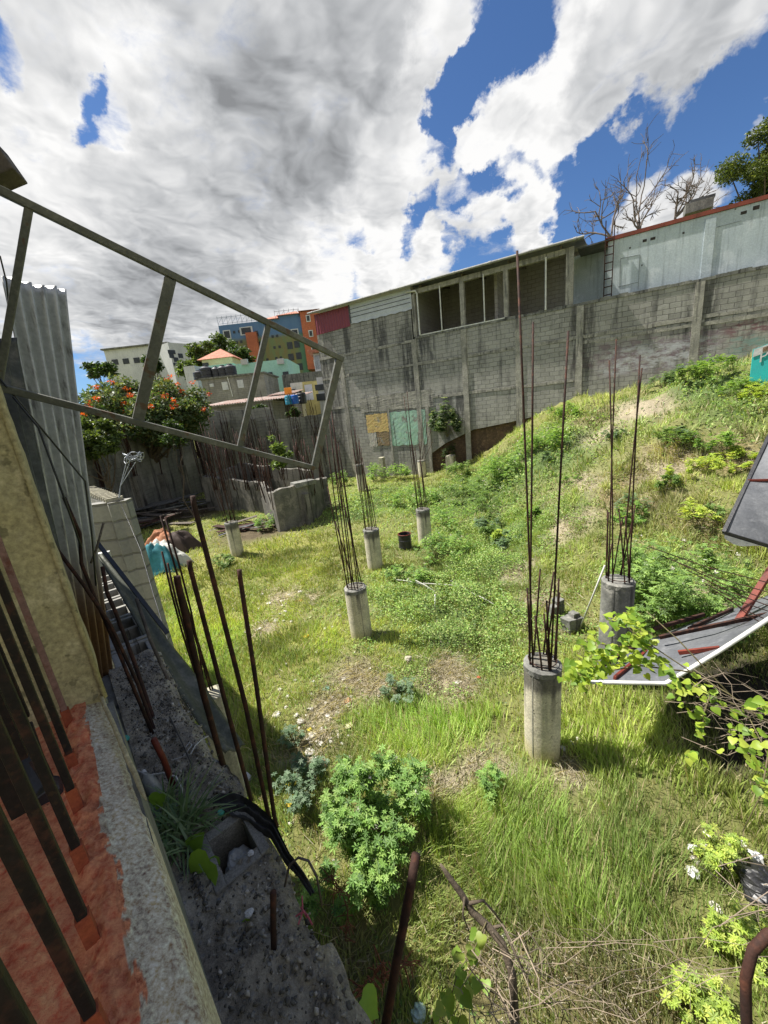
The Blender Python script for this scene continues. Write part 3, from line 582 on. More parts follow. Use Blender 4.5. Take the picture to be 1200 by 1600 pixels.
c1 = colbase(847, 1168); column(c1, 1.2, .2, 'tall round pale concrete column nearest the viewer with long rusty bars on top',
    [(808, 392, -.95), (833, 503, -.75), (888, 517, .1), (844, 889, -.2), (854, 939, .1), (865, 894, .55), (873, 904, .95), (868, 915, .7), (874, 926, 1), (824, 919, -1), (836, 962, -.5), (830, 940, -.7), (850, 960, .0)], br=.0105)
c2 = colbase(565, 992); column(c2, 1.02, .205, 'slim concrete column in the middle of the lot with a dense cage of tall bars',
    [(509, 678), (514, 650), (518, 642), (522, 668), (528, 690), (532, 715), (524, 815), (519, 700), (512, 760), (536, 780)], top_px=(524, 14))
c3 = colbase(587, 890); column(c3, 1.15, .205, 'concrete column with dark stained rim standing behind the middle one',
    [(552, 703), (561, 688), (554, 667), (563, 709), (566, 715), (574, 759), (577, 761), (570, 740)], top_px=(565, 12))
c4 = colbase(665, 852); column(c4, 1.15, .205, 'concrete column beside the small black drum with thin bars fanning up',
    [(631, 619), (636, 612), (640, 675), (653, 675), (643, 688), (656, 720), (658, 725), (648, 700)], top_px=(646, 12))
c5 = colbase(372, 868); column(c5, 1.15, .205, 'concrete column at the left by the broken tank walls with a tangle of bars',
    [(308, 690), (312, 660), (318, 665), (325, 650), (333, 655), (338, 680), (347, 700), (328, 690), (322, 720), (341, 720)], top_px=(328, 18))
q6 = dep(961, 990, 5.45); c6 = np.array([q6[0], q6[1], float(terr(q6[0], q6[1]))]); column(c6, 1.56 - c6[2], .2, 'weathered dark concrete column behind the leafy vine on the right',
    [(952, 563, -.9), (963, 530, -.2), (1000, 555, .4), (1003, 575, .8), (949, 797, -1), (951, 800, -.8), (967, 795, -.1), (973, 808, .2), (977, 806, .4), (988, 814, .7), (992, 789, 1), (956, 850, -.5)], dark=1)
q7 = W(671, 742) - 1.0 * WN; c7 = np.array([q7[0], q7[1], float(terr(q7[0], q7[1]))]); column(c7, .95, .22, 'short thick column close to the foot of the block wall by the green patch',
    [(661, 640), (664, 655), (668, 660), (673, 672), (676, 690)], top_px=(668, 10), br=.012)
c8 = colbase(566, 768); column(c8, 1.45, .22, 'far concrete column in front of the yellow patch with dark broken head',
    [(548, 670), (553, 665), (557, 690), (561, 684), (551, 700), (565, 700), (559, 680)], top_px=(556, 10), br=.013)
def stub(px, py, h, wdt, label, d=.6):
    q = W(px, py) - d * WN; b = np.array([q[0], q[1], float(terr(q[0], q[1])) - .2]); o = MB().box(b + np.array([0, 0, h / 2]), (wdt, wdt, h), rz=WROT, jit=.012).build('column_stub', M_conc, bevel=.015); tag(o, label, 'column stub', 'square concrete stubs at the wall')
stub(606, 736, 1.5, .3, 'thin square concrete stub under the yellow patch of the wall'); stub(711, 730, 1.0, .45, 'wide square concrete stub on the bank under the glossy bush')

# ------------------------------------------------------------------ walls at the left and the rear, and the broken tank
def straight_wall(name, a, b, z0, za, zb, th, mat, label, cat='wall', ragged=0., parts=None):
    a = np.array([a[0], a[1], 0.]); b = np.array([b[0], b[1], 0.]); L = np.linalg.norm(b - a); rot = math.atan2((b - a)[1], (b - a)[0])
    t = thing(name, a, label, cat, rot=rot); n = max(2, int(L / .4)); top = [(L * i / n, 0, za + (zb - za) * i / n + (rnd.uniform(-ragged, ragged) if ragged else 0)) for i in range(n + 1)]
    m = MB()
    for i in range(n): m.prism([(L * i / n, 0, z0), (L * (i + 1) / n, 0, z0), top[i + 1], top[i]], (0, th, 0))
    # one welded sheet is enough for a wall: drop the inner joints
    m.f = [f for k, f in enumerate(m.f) if not ((k % 6 in (3, 5)) and 6 <= k < 6 * (n - 1))]
    m.build('wall', mat, t, local=True); return t, L
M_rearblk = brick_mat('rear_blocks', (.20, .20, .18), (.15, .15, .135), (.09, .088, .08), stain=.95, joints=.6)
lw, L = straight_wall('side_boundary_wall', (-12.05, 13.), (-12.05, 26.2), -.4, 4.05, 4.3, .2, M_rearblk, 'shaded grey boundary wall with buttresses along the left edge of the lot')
for k in range(6):
    y = 1.2 + k * 2.35; h = 2.1 + .15 * (k % 3); m = MB(); m.box((y, -.13, h / 2 - .2), (.42, .3, h), jit=.012); wbuild(m, 'buttress', M_rear, lw)
for k in range(6):
    y = 1.2 + k * 2.35; h = 2.1
    for j in range(9 if k != 3 else 5):
        m = MB(); x0 = y + rnd.uniform(-.16, .16); m.tube([(x0, -.1 - rnd.random() * .1, h - .3), (x0 + rnd.uniform(-.1, .1), -.15 - rnd.random() * .1, h + 1.), (x0 + rnd.uniform(-.35, .25), -.15 - rnd.random() * .2, h + 1.9 + rnd.random() * .8)], .014, 5); wbuild(m, 'rebar', M_rust, lw)
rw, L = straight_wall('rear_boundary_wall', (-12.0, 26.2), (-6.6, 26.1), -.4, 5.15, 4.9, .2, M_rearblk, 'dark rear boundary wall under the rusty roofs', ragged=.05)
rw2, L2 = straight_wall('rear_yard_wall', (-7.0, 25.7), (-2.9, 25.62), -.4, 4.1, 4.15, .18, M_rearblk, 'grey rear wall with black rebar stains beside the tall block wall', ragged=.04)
for t_, L_, hh in ((rw, 5.4, 5.0), (rw2, 4.1, 4.1)):
    for k in range(3):
        m = MB(); x0 = .5 + k * L_ / 3; m.box((x0, -.1, hh / 2 - .4), (.35, .24, hh - .6), jit=.01); wbuild(m, 'buttress', M_concdark, t_)
        for j in range(9):
            m = MB(); xx = x0 + rnd.uniform(-.35, .35); z0 = rnd.uniform(.2, 2.); m.tube([(xx, -.3 - rnd.random() * .2, z0), (xx + rnd.uniform(-.15, .15), -.3, z0 + 1.5), (xx + rnd.uniform(-.3, .2), -.3 - rnd.random() * .2, z0 + 3 + rnd.random())], .014, 5); wbuild(m, 'rebar', M_rust, t_)
# tank: polygon of broken concrete walls
def tank(px0, d0, px1, d1, label): pass
T0 = np.array([-8.75, 19.2]); T1 = np.array([-5.55, 17.4]); T2 = np.array([-4.0, 14.0]); T3 = np.array([-2.9, 14.9]); T4 = np.array([-2.55, 17.2]); T5 = np.array([-7.8, 21.5])
tk_ = thing('broken_tank', (T2[0], T2[1], 0), 'roofless concrete tank with broken walls and rusty bars in front of the rear wall', 'tank')
def tw(a, b, h0, h1, th=.22, seg=.35):
    a3 = np.array([*a, 0.]); b3 = np.array([*b, 0.]); L = np.linalg.norm(b3 - a3); d = (b3 - a3) / L; nn = np.array([-d[1], d[0], 0]); n = max(2, int(L / seg)); hs = [h0 + (h1 - h0) * i / n + rnd.uniform(-.05, .05) + .04 * math.sin(i * 1.3) for i in range(n + 1)]
    m = MB()
    for i in range(n):
        p = a3 + d * L * i / n; q = a3 + d * L * (i + 1) / n; m.prism([p + [0, 0, -.3], q + [0, 0, -.3], q + [0, 0, hs[i + 1]], p + [0, 0, hs[i]]], nn * th)
    m.f = [f for k, f in enumerate(m.f) if not ((k % 6 in (3, 5)) and 6 <= k < 6 * (n - 1))]
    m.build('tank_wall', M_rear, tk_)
tw(T0, T1, 1.75, 1.45); tw(T1, T2 + (-.62, 1.28), 1.45, 1.5); tw(T2 + (-.6, 1.2), T2, 1.35, 1.45); tw(T2, T3, 1.5, 1.75); tw(T3, T4, 1.7, 1.4); tw(T0, T5, 1.7, 1.9); tw(T5, T4 + (-1, 2), 2.0, 1.5)
m = MB(); m.box((*(T3 + (-.15, .1)), 1.62), (.9, .5, .16), rz=.7, jit=.03); m.build('broken_lintel', M_concdark, tk_)
m = MB(); m.box((*(T3 * .9 + T2 * .1 + (.05, -.1)), .55), (.28, .24, 1.4), rz=.7, jit=.02); m.build('tank_post', M_rear, tk_); m = MB(); m.box((*(T4 + (.0, -.1)), .65), (.3, .24, 1.5), rz=.2, jit=.02); m.build('tank_post', M_rear, tk_)
for (a, b, n, z0, hh) in ((T0, T1, 30, 1.5, 2.2), (T1, T2, 14, 1.3, 1.6), (T5, T4, 34, 1.6, 1.8), (T3, T4, 12, 1.4, 1.7)):
    for k in range(n):
        t_ = (k + rnd.random()) / n; t_ = round(t_ * 5) / 5 * .75 + t_ * .25; p = np.array([*(a + (b - a) * t_), z0]) + [rnd.uniform(-.12, .12), rnd.uniform(-.12, .12), 0]
        rebar(p - [0, 0, .4], p + [rnd.uniform(-.3, .15), rnd.uniform(-.1, .2), hh * rnd.uniform(.6, 1.15)], tk_, .017, .02)
# ------------------------------------------------------------------ far houses on the hill
def house_px(name, label, x0, y0, x1, y1, yb, depth, dy, mat, deep=8., cat='house', z_extra=0):
    """box whose front top edge runs from pixel (x0,y0) to (x1,y1) at the given depth; returns frame helpers"""
    a = dep(x0, y0, depth); r = ray(x1, y1); t = (a[2] - EYE[2]) / r[2] if abs(dy) > 1e8 else None
    b = dep(x1, y1, depth + dy); b[2] = a[2]
    e = b - a; e[2] = 0; L = np.linalg.norm(e); e /= L; nrm = np.array([-e[1], e[0], 0])
    base = plane(x0, yb, a, nrm)[2]; t_ = thing(name, (a[0], a[1], base), label, cat, rot=math.atan2(e[1], e[0]))
    H_ = a[2] - base
    MB().box((L / 2, deep / 2, H_ / 2 - 2), (L, deep, H_ + 4)).build('wall', mat, t_, local=True)
    def loc(px, py): q = plane(px, py, a, nrm) - np.array([a[0], a[1], base]); return q.dot(e), q[2]
    def win(px, py, w_, h_, frame=None, mat=None, name='window'):
        s_, z_ = loc(px, py); par = t_
        if frame: fo = MB().box((s_, -.05, z_), (w_ * 1.35, .1, h_ * 1.3)).build(name, frame, t_, local=True); MB().box((s_, -.11, z_), (w_, .03, h_)).build('pane', mat or M_pane, fo, local=True); return
        MB().box((s_, -.03, z_), (w_, .08, h_)).build(name, mat or M_pane, t_, local=True)
    return t_, L, H_, loc, win, a, e, nrm
M_pane = rough_mat('dark_window', [(.03, .035, .04), (.05, .055, .06)], 2, .25)
M_tile = rough_mat('clay_tiles', [(.42, .17, .11), (.32, .12, .08), (.5, .24, .17)], 1.5, .8, 20, .01)
M_wwall = rough_mat('white_render', [(.60, .61, .62), (.5, .51, .53)], .3, .9, 4, .01, streak=((.25, .26, .27), .4), fine=.2)
M_mint = rough_mat('mint_render', [(.36, .60, .50), (.31, .53, .45)], .3, .9, 5, .01, fine=.2)
M_cream = rough_mat('cream_render', [(.60, .55, .36), (.5, .46, .3)], .5, .9, 5, .01, fine=.2)
M_yel = rough_mat('yellow_render', [(.55, .48, .18), (.42, .37, .16)], .6, .9, 5, .01, fine=.3)
M_orange = rough_mat('orange_render', [(.44, .14, .075), (.36, .11, .06)], .3, .85, 5, .01, fine=.3)
# white apartments on the skyline
t_, L, H_, loc, win, a, e, nn_ = house_px('apartment_block', 'long white flat-roofed apartment block on the skyline above the flowering tree', 162, 548, 262, 541, 600, 75, 0, M_wwall, cat='building')
for k in range(5): win(180 + k * 17, 566 - k * 1.5, 1.2, 1.0)
MB().box((L / 2, 3.8, H_ + .15), (L + .6, 8.6, .25)).build('roof_slab', M_concdark, t_, local=True)
t_, L, H_, loc, win, a, e, nn_ = house_px('apartment_block', 'white stepped apartment block right of the slanting steel post', 262, 535, 292, 541, 600, 72, 3, M_wwall, cat='building')
for k in range(3): win(268 + k * 7, 556 + 6 * (k % 2), .9, .8)
for (px, py, s_) in ((268, 550, 1.4), (276, 570, 1.2)): win(px, py, s_, .7)
t_, L, H_, loc, win, a, e, nn_ = house_px('apartment_block', 'farthest pale apartment block beside the green treetop', 290, 540, 345, 529, 600, 95, 0, M_wwall, cat='building')
for k in range(6): win(296 + k * 8, 551 - k * 1.2, 1., .9)
MB().box((L / 2, 3.8, H_ + .15), (L + .6, 8.6, .3)).build('roof_slab', M_wwall, t_, local=True)
# painted tower block: blue over green with orange stair towers
mt, tt, bt, ot = newmat('painted_tower'); oc = tt.new('ShaderNodeTexCoord').outputs['Object']; s3_ = tt.new('ShaderNodeSeparateXYZ'); tt.put(s3_.inputs[0], oc)
nz = tt.noise(tt.mapping(oc, (1, 1, .25)), .9, 6, .7); nb = tt.math('ADD', s3_.outputs[2], tt.math('MULTIPLY', nz, 1.2))
cblue = tt.mix(nz, (.06, .13, .28), (.13, .22, .36)); cgr = tt.mix(tt.map(nz, .4, .62), (.15, .19, .09), (.19, .16, .07)); cgr2 = tt.mix(nz, (.07, .17, .10), (.10, .2, .13))
cg = tt.mix(tt.map(s3_.outputs[0], 15.5, 16.5), cgr, cgr2); tt.put(bt.inputs['Base Color'], tt.mix(tt.map(nb, 7.0, 8.2), cg, cblue)); bt.inputs['Roughness'].default_value = .9
t_, L, H_, loc, win, a, e, nn_ = house_px('painted_tower_block', 'tall unfinished block painted blue over green with orange stair towers', 341, 509, 470, 497, 590, 80, 0, mt, deep=12, cat='building')
for (px, py) in ((355, 523), (359, 539), (396, 532), (407, 549), (461, 521), (453, 540), (464, 538), (455, 558), (467, 556), (459, 574), (469, 573)): win(px, py, 1.15, 1.35, frame=M_wwall if py < 530 else None)
win(385, 517, 2.0, 1.2, frame=M_wwall)
for (px, py) in ((366, 519), (374, 518), (370, 535), (377, 534), (373, 552), (381, 551), (426, 526), (433, 525), (429, 543), (437, 542), (432, 560), (439, 559), (418, 562)): win(px, py, .5, .5)
s_, z_ = loc(402, 560); MB().box((s_ - .2, -.5, z_ - 2), (2.2, 1., 14)).build('stair_tower', M_orange, t_, local=True)
for (px, py) in ((402, 521), (406, 538), (410, 556)): win(px - 1, py, .7, 1.)
MB().box((L + 1.9, 4, H_ / 2 + .2), (3.8, 9, H_ + 1.2)).build('stair_tower', M_orange, t_, local=True)
for k in range(5): MB().box((L + 1.6 + .1 * k, -.56, H_ - .6 - k * 2.9), (.9, .08, 1.3)).build('window', M_wwall, t_, local=True); MB().box((L + 1.6 + .1 * k, -.62, H_ - .6 - k * 2.9), (.55, .06, .95)).build('window', M_pane, t_, local=True)
m = MB(); m.add([(L - .3, -1, H_ + .9), (L + 4.2, -1, H_ + .9), (L + 4.2, 9, H_ + .9), (L - .3, 9, H_ + .9), (L + 2, 4, H_ + 2.)], [(0, 1, 4), (1, 2, 4), (2, 3, 4), (3, 0, 4), (3, 2, 1, 0)]); m.build('roof', M_tile, t_, local=True)
for (x0, x1, z0) in ((L - 8.5, L - 4.8, .1), (L - 4.6, L - .4, .6)):
    MB().box(((x0 + x1) / 2, 4, H_ + z0 / 2), (x1 - x0, 8, z0 + .02)).build('roof_block', mt, t_, local=True)
    m = MB(); m.add([(x0 - .3, -.6, H_ + z0), (x1 + .3, -.6, H_ + z0), (x1 + .3, 8.5, H_ + z0), (x0 - .3, 8.5, H_ + z0), ((x0 + x1) / 2 + 1, 4, H_ + z0 + 1.5)], [(0, 1, 4), (1, 2, 4), (2, 3, 4), (3, 0, 4), (3, 2, 1, 0)]); m.build('roof', M_tile, t_, local=True)
m = MB()                                                   # railing trusses on the roof
for (x0, x1) in ((0, 8), (12, 17)):
    for z in (.3, 1.5): m.bar((x0, .1, H_ + z), (x1, .1, H_ + z), .06)
    for k in range(int(x1 - x0) + 1): m.bar((x0 + k, .1, H_), (x0 + k, .1, H_ + 1.8), .06); m.bar((x0 + k, .1, H_ + .3), (x0 + min(k + 1, x1 - x0), .1, H_ + 1.5), .04)
m.build('roof_railing', M_galv, t_, local=True)
# villa with hipped roof
t_, L, H_, loc, win, a, e, nn_ = house_px('villa', 'cream villa with red hipped tile roof behind the mint house', 315, 563, 362, 558, 585, 58, 0, M_cream, deep=4.5)
m = MB(); m.add([(-.5, -.6, H_), (L + .5, -.6, H_), (L + .5, 5, H_), (-.5, 5, H_), (L * .52, 2.2, H_ + 1.7)], [(0, 1, 4), (1, 2, 4), (2, 3, 4), (3, 0, 4), (3, 2, 1, 0)]); m.build('roof', M_tile, t_, local=True)
win(322, 572, .9, .9); win(345, 569, 1.6, .2, mat=M_cream, name='ledge')
# mint house
t_, L, H_, loc, win, a, e, nn_ = house_px('mint_house', 'flat-roofed mint green house behind the block house with black tanks', 362, 570, 449, 565, 612, 50, 0, M_mint, deep=8)
for (px, py) in ((423, 586), (447, 587), (413, 586)): win(px, py, .55 if px < 440 else .75, .7 if px < 440 else 1.)
for px, py in ((383, 566), (439, 565)): s_, z_ = loc(px, py); MB().box((s_, -.25, z_ - .0), (.85, .4, .65)).build('air_conditioner', M_white, t_, local=True)
t_, L, H_, loc, win, a, e, nn_ = house_px('low_mint_house', 'low mint wing with parapet left of the mint house', 303, 574, 364, 569, 600, 52, 0, M_mint, deep=6)
t_, L, H_, loc, win, a, e, nn_ = house_px('white_garden_house', 'small white walled house with stair parapet at the flowering tree', 286, 573, 304, 574, 600, 48, 0, M_wwall, deep=6)
# block house with water tanks
t_, L, H_, loc, win, a, e, nn_ = house_px('block_house', 'unplastered block house carrying five black water tanks', 314, 594, 412, 585, 625, 40, 0, M_blk3, deep=6)
for (px, py, w_, h_) in ((352, 603, .62, .8), (376, 600, .62, .8), (331, 602, .4, .32)): win(px, py, w_, h_, mat=M_wwall, name='window')
MB().box((L / 2, 3, H_ + .08), (L + .3, 6.3, .16)).build('roof_slab', M_concdark, t_, local=True)
s_, z_ = loc(358, 600); m = MB(); m.tube([(s_, -.1, H_), (s_ + .15, -.1, 0)], .05, 6); m.build('drain_pipe', M_pvc, t_, local=True)
tank0 = None
for k, (px, r_, h_, lb) in enumerate(((311, .62, .95, 'leftmost smallest black water tank on the block house'), (323, .72, 1.35, 'largest black water tank, second from left on the block house'), (338, .5, 1.15, 'middle black water tank on the block house'), (349, .55, 1.2, 'black water tank left of the rightmost one on the block house'), (361, .62, 1.25, 'rightmost black water tank on the block house'))):
    q = plane(px, 583, a + nn_ * 1.2, nn_); p = np.array([q[0], q[1], a[2] + .17])
    wt = thing('water_tank', p, lb, 'water tank', 'black water tanks on the roof')
    MB().lathe(p, [(r_, 0), (r_, h_ * .22), (r_ * .96, h_ * .25), (r_, h_ * .3), (r_, h_ * .55), (r_ * .96, h_ * .58), (r_, h_ * .62), (r_ * .97, h_ * .78), (r_ * .45, h_ * .93)], 20).build('barrel', M_blackp, wt, smooth=False)
    MB().lathe(p, [(r_ * .4, h_ * .9), (r_ * .4, h_), (r_ * .1, h_ * 1.03)], 16).build('lid', M_blackp, wt)
# rusty sheds roofs in front
M_rroof = rough_mat('rusty_roof', [(.34, .22, .18), (.42, .38, .35), (.25, .12, .08)], 1.2, .8, 9, .01, streak=((.2, .09, .06), .4), fine=.3)
t_, L, H_, loc, win, a, e, nn_ = house_px('tin_shed', 'low shed with wide rusty tin roof beyond the rear wall', 327, 636, 425, 630, 655, 29, 0, M_blk3, deep=4)
m = MB(); m.grid(lambda u, v: (-.6 + (L + 3.) * u, -.5 + 6 * v, H_ + .05 + v * .55 + .03 * math.sin(u * 2 * math.pi * 40)), 200, 3); m.build('roof', M_rroof, t_, local=True)
t_, L, H_, loc, win, a, e, nn_ = house_px('tin_shed', 'smaller tin-roofed shed at the right of the wide rusty roof', 425, 619, 456, 617, 640, 33, 0, M_blk3, deep=4)
m = MB(); m.grid(lambda u, v: (-.3 + (L + .6) * u, -.4 + 5 * v, H_ + .05 + v * .5 + .03 * math.sin(u * 2 * math.pi * 16)), 90, 3); m.build('roof', M_rroof, t_, local=True)
# yellow hut, grey parapet and white house
t_, L, H_, loc, win, a, e, nn_ = house_px('yellow_hut', 'narrow yellow and white hut left of the tall block wall', 472, 597, 496, 594, 630, 36, 0, M_yel, deep=3)
win(483, 613, .7, 1.4, mat=M_wwall, name='door')
t_, L, H_, loc, win, a, e, nn_ = house_px('white_hut', 'stained white hut beside the yellow one', 453, 599, 473, 597, 625, 38, 0, M_wwall, deep=3)
win(459, 611, .35, .35); win(465, 612, .8, .3)
t_, L, H_, loc, win, a, e, nn_ = house_px('cement_house', 'long grey cement parapet house under the painted tower block', 440, 586, 512, 575, 600, 46, 0, M_concdark, deep=5)
t_, L, H_, loc, win, a, e, nn_ = house_px('pale_house', 'pale pink house with tin roof at the corner of the block wall', 489, 553, 512, 550, 580, 48, 0, M_wwall, deep=5)
MB().box((L / 2, 2, H_ + .2), (L + 1, 6, .3)).build('roof', M_tile, t_, local=True); win(499, 566, 1.1, 1.6, mat=M_galv, name='shutter')
t_, L, H_, loc, win, a, e, nn_ = house_px('white_balcony_house', 'white house with dark balcony openings against the block wall edge', 494, 590, 516, 586, 640, 34, 0, M_wwall, deep=4)
win(503, 605, 1.2, .5); win(506, 620, 1.3, .6)
def crate(px, py, d, sz, mat, name, label, cat):
    q = dep(px, py, d); o = MB().box(q, sz, rz=.2).build(name, mat, bevel=.03); tag(o, label, cat); return o
def barrel(px, py, d, r, h, mat, label, cat='barrel', name='barrel'):
    q = dep(px, py, d); t = thing(name, q, label, cat); MB().lathe(q, [(r * .96, 0), (r, h * .1), (r, h * .33), (r * 1.04, h * .35), (r, h * .37), (r, h * .65), (r * 1.04, h * .67), (r, h * .69), (r, h * .93), (r * .9, h)], 20).build('body', mat, t); MB().lathe(q, [(r * .85, h), (r * .8, h * 1.04)], 20).build('lid', mat, t)
M_blue = rough_mat('blue_plastic', [(.02, .10, .42), (.03, .14, .5)], 4, .4, fine=.1); M_teal = rough_mat('teal_plastic', [(.04, .25, .38), (.05, .3, .42)], 4, .4, fine=.1); M_oran = rough_mat('orange_plastic', [(.7, .28, .03), (.6, .22, .03)], 4, .4, fine=.1)
barrel(452, 632, 27.5, .25, .6, M_teal, 'teal plastic barrel behind the rear wall'); barrel(462, 631, 27.5, .25, .6, M_blue, 'bright blue plastic barrel right of the teal one')
barrel(473, 631, 28.2, .32, .75, M_blackp, 'black water tank with pale lid behind the rear wall', 'water tank', 'water_tank')
crate(450, 611, 32, (.6, .5, .5), M_oran, 'crate', 'orange plastic crate on the tin roof near the yellow hut', 'crate')
# ------------------------------------------------------------------ foliage makers
def leaf_cloud(centers, n, size, cols, up=.3, aspect=.5, fold=.25, jit=None):
    """many small folded leaves; centers: callable n -> (n,3) points. two triangles per leaf half, pointed"""
    Pn = centers(n); n = len(Pn); d = rng.normal(size=(n, 3)); d[:, 2] = d[:, 2] * .5 - .1; d /= np.linalg.norm(d, axis=1)[:, None]
    r = rng.normal(size=(n, 3)); r[:, 2] += up * 3; sd = np.cross(d, r); sd /= np.linalg.norm(sd, axis=1)[:, None] + 1e-6; nm = np.cross(sd, d)
    L = size * rng.uniform(.6, 1.3, n)[:, None]; Wd = L * aspect * .5
    V = np.stack([Pn, Pn + d * L * .45 + sd * Wd + nm * L * fold * .25, Pn + d * L, Pn + d * L * .45 - sd * Wd + nm * L * fold * .25], 1).reshape(-1, 3)
    b = np.arange(n)[:, None] * 4; Fc = np.concatenate([b + [0, 1, 2], b + [0, 2, 3]], 0)
    ci = rng.integers(0, len(cols), n); c = np.array(cols)[ci] * rng.uniform(.75, 1.25, (n, 1)); C = np.repeat(c, 4, 0)
    return V, Fc, C
def merge(parts):
    V = []; Fc = []; C = []; o = 0
    for v, f, c in parts: V.append(v); Fc.append(f + o); C.append(c); o += len(v)
    return np.concatenate(V), np.concatenate(Fc), np.concatenate(C)
def clumps(cs, rs, flat=.8, shell=.45):
    cs = np.array(cs); rs = np.array(rs)
    wts = rs ** 2 / (rs ** 2).sum()
    def f(n):
        k = rng.choice(len(cs), n, p=wts); d = rng.normal(size=(n, 3)); d /= np.linalg.norm(d, axis=1)[:, None]; rr = rng.random(n) ** shell
        p = cs[k] + d * (rs[k] * rr)[:, None] * [1, 1, flat]; return p
    return f
def branchy(base, tips, r0, bend=.15):
    m = MB(); base = np.asarray(base, float)
    for tp in tips:
        tp = np.asarray(tp, float); L = np.linalg.norm(tp - base); mid = base + (tp - base) * .5 + rng.normal(size=3) * L * bend * .5; q = base + (tp - base) * .25 + rng.normal(size=3) * L * bend * .25
        m.tube([base, q, mid, tp], [r0, r0 * .75, r0 * .5, r0 * .18], 6)
    return m
def tree(name, label, base, crown_c, crown_r, n, size, cols, trunk_r=.2, group=None, lobes=26, flat=.75, mat=None, flowers=None, cat='tree', spread=.75):
    base = np.asarray(base, float); cc = np.asarray(crown_c, float); R = np.asarray(crown_r, float)
    t = thing(name, base, label, cat, group)
    cs = []; rs = []
    for k in range(lobes):
        d = rng.normal(size=3); d /= np.linalg.norm(d); p = cc + d * R * spread * rng.random() ** .4; cs.append(p); rs.append(R.mean() * rng.uniform(.2, .38))
    V, Fc, C = leaf_cloud(clumps(cs, rs, flat), n, size, cols); mesh_obj('crown', V, Fc, mat or M_leaf, t, cols=C)
    fork = base + (cc - base) * .45; m = MB(); m.tube([base, base + (fork - base) * .5 + rng.normal(size=3) * .1, fork], [trunk_r, trunk_r * .8, trunk_r * .65], 8)
    m2 = branchy(fork, [cs[i] for i in range(0, lobes, 2)], trunk_r * .45); m.add(m2.v, m2.f); m.build('trunk', M_bark, t)
    if flowers:
        fc, ncl, fs = flowers; P0 = []
        for k in range(ncl):
            i = rng.integers(0, lobes); d = rng.normal(size=3); d[2] = abs(d[2]) * .9; d[1] -= .5; d /= np.linalg.norm(d); P0.append(cs[i] + d * rs[i] * 1.02)
        V, Fc, C = leaf_cloud(clumps(P0, [fs * 1.3] * len(P0)), ncl * 26, fs * .9, fc, aspect=.7); mesh_obj('blossom', V, Fc, M_leaf, t, cols=C)
    return t
DK = [(.035, .07, .02), (.05, .09, .025), (.025, .05, .018), (.07, .11, .035)]
# the flowering tree left, three crowns worth of lobes
ct = dep(210, 600, 19)
tree('flowering_tree', 'broad dark green tree with orange-red blossoms above the left boundary wall', (ct[0] - 1.3, ct[1] + 1.2, float(terr(ct[0], ct[1]))), (ct[0] - .3, ct[1] + .6, 5.2), (4.0, 3.0, 1.9), 42000, .20, [(.045, .085, .03), (.07, .115, .04), (.10, .15, .075), (.16, .20, .12), (.12, .12, .04)], .25, lobes=64, flowers=([(.55, .09, .02), (.65, .15, .03), (.45, .05, .02)], 95, .11))
cx = dep(140, 650, 15.5)
tree('small_tree', 'lighter green leafy tree beside the corrugated sheet', (cx[0] - .4, cx[1] + .3, 0), (cx[0], cx[1], 4.1), (1.5, 1.2, .9), 7000, .16, [(.08, .12, .03), (.12, .17, .04), (.05, .08, .025)], .1, lobes=14)
def far_tree(px, py, d, R, label, n=6000, size=.5, cols=DK, zb=None, lobes=20, tr=.25):
    c = dep(px, py, d); g = float(terr(c[0], c[1])) if zb is None else zb
    tree('leafy_tree', label, (c[0], c[1], min(g, c[2] - R[2] * 1.5)), c, R, n, size, cols, tr, 'trees on the far slope' if d > 30 else None, lobes=lobes)
LG = [(.09, .13, .04), (.12, .17, .05), (.06, .10, .03)]
far_tree(318, 560, 62, (3.6, 3, 3.2), 'pale green tree between the white apartments and the villa', cols=LG)
far_tree(300, 575, 60, (3., 3, 2.2), 'low green tree at the foot of the white apartments', cols=LG, n=3500)
far_tree(343, 552, 68, (4.2, 3, 3.2), 'bushy tree in front of the painted tower block', cols=LG)
far_tree(368, 562, 66, (3.6, 3, 3.), 'darker tree right behind the villa roof', n=5000)
far_tree(160, 576, 60, (3, 3, 1.6), 'dark hedge-like tree under the long white apartments', n=3000)
far_tree(238, 564, 66, (2.0, 1.5, 2.4), 'slim dark tree in front of the white apartments', n=1800)
far_tree(405, 640, 26.2, (1.1, .5, .5), 'leafy creeper bush on top of the rear wall', n=1800, size=.15, lobes=8, zb=2.9, tr=.04)
far_tree(385, 655, 26, (1.0, .4, .45), 'dark bush hanging on the rear wall', n=1500, size=.15, lobes=8, zb=2.6, tr=.04)
far_tree(462, 643, 26.4, (1.1, .4, .35), 'low weeds growing along the rear wall coping', n=1500, size=.12, lobes=8, zb=3.2, tr=.03)
far_tree(435, 705, 17.5, (.75, .5, 1.), 'bright leafed sapling growing inside the broken tank', n=1500, size=.15, cols=[(.14, .22, .05), (.08, .13, .035), (.2, .27, .08)], lobes=9, zb=.3, tr=.04)
far_tree(268, 665, 17, (.45, .4, 1.5), 'leafy branches hanging down the left boundary wall', n=1300, size=.14, lobes=8, zb=.2, tr=.04)
# tree beyond the hall, right edge
ct = dep(1195, 245, 24)
tree('leafy_tree', 'large rounded green tree above the red coping at the right edge', (ct[0] + 1., ct[1], 6), (ct[0] + 1., ct[1], ct[2] - .3), (3.1, 2.5, 3.3), 36000, .17, [(.05, .08, .02), (.08, .115, .03), (.035, .055, .015), (.14, .17, .055)], .3, lobes=40, spread=.85)
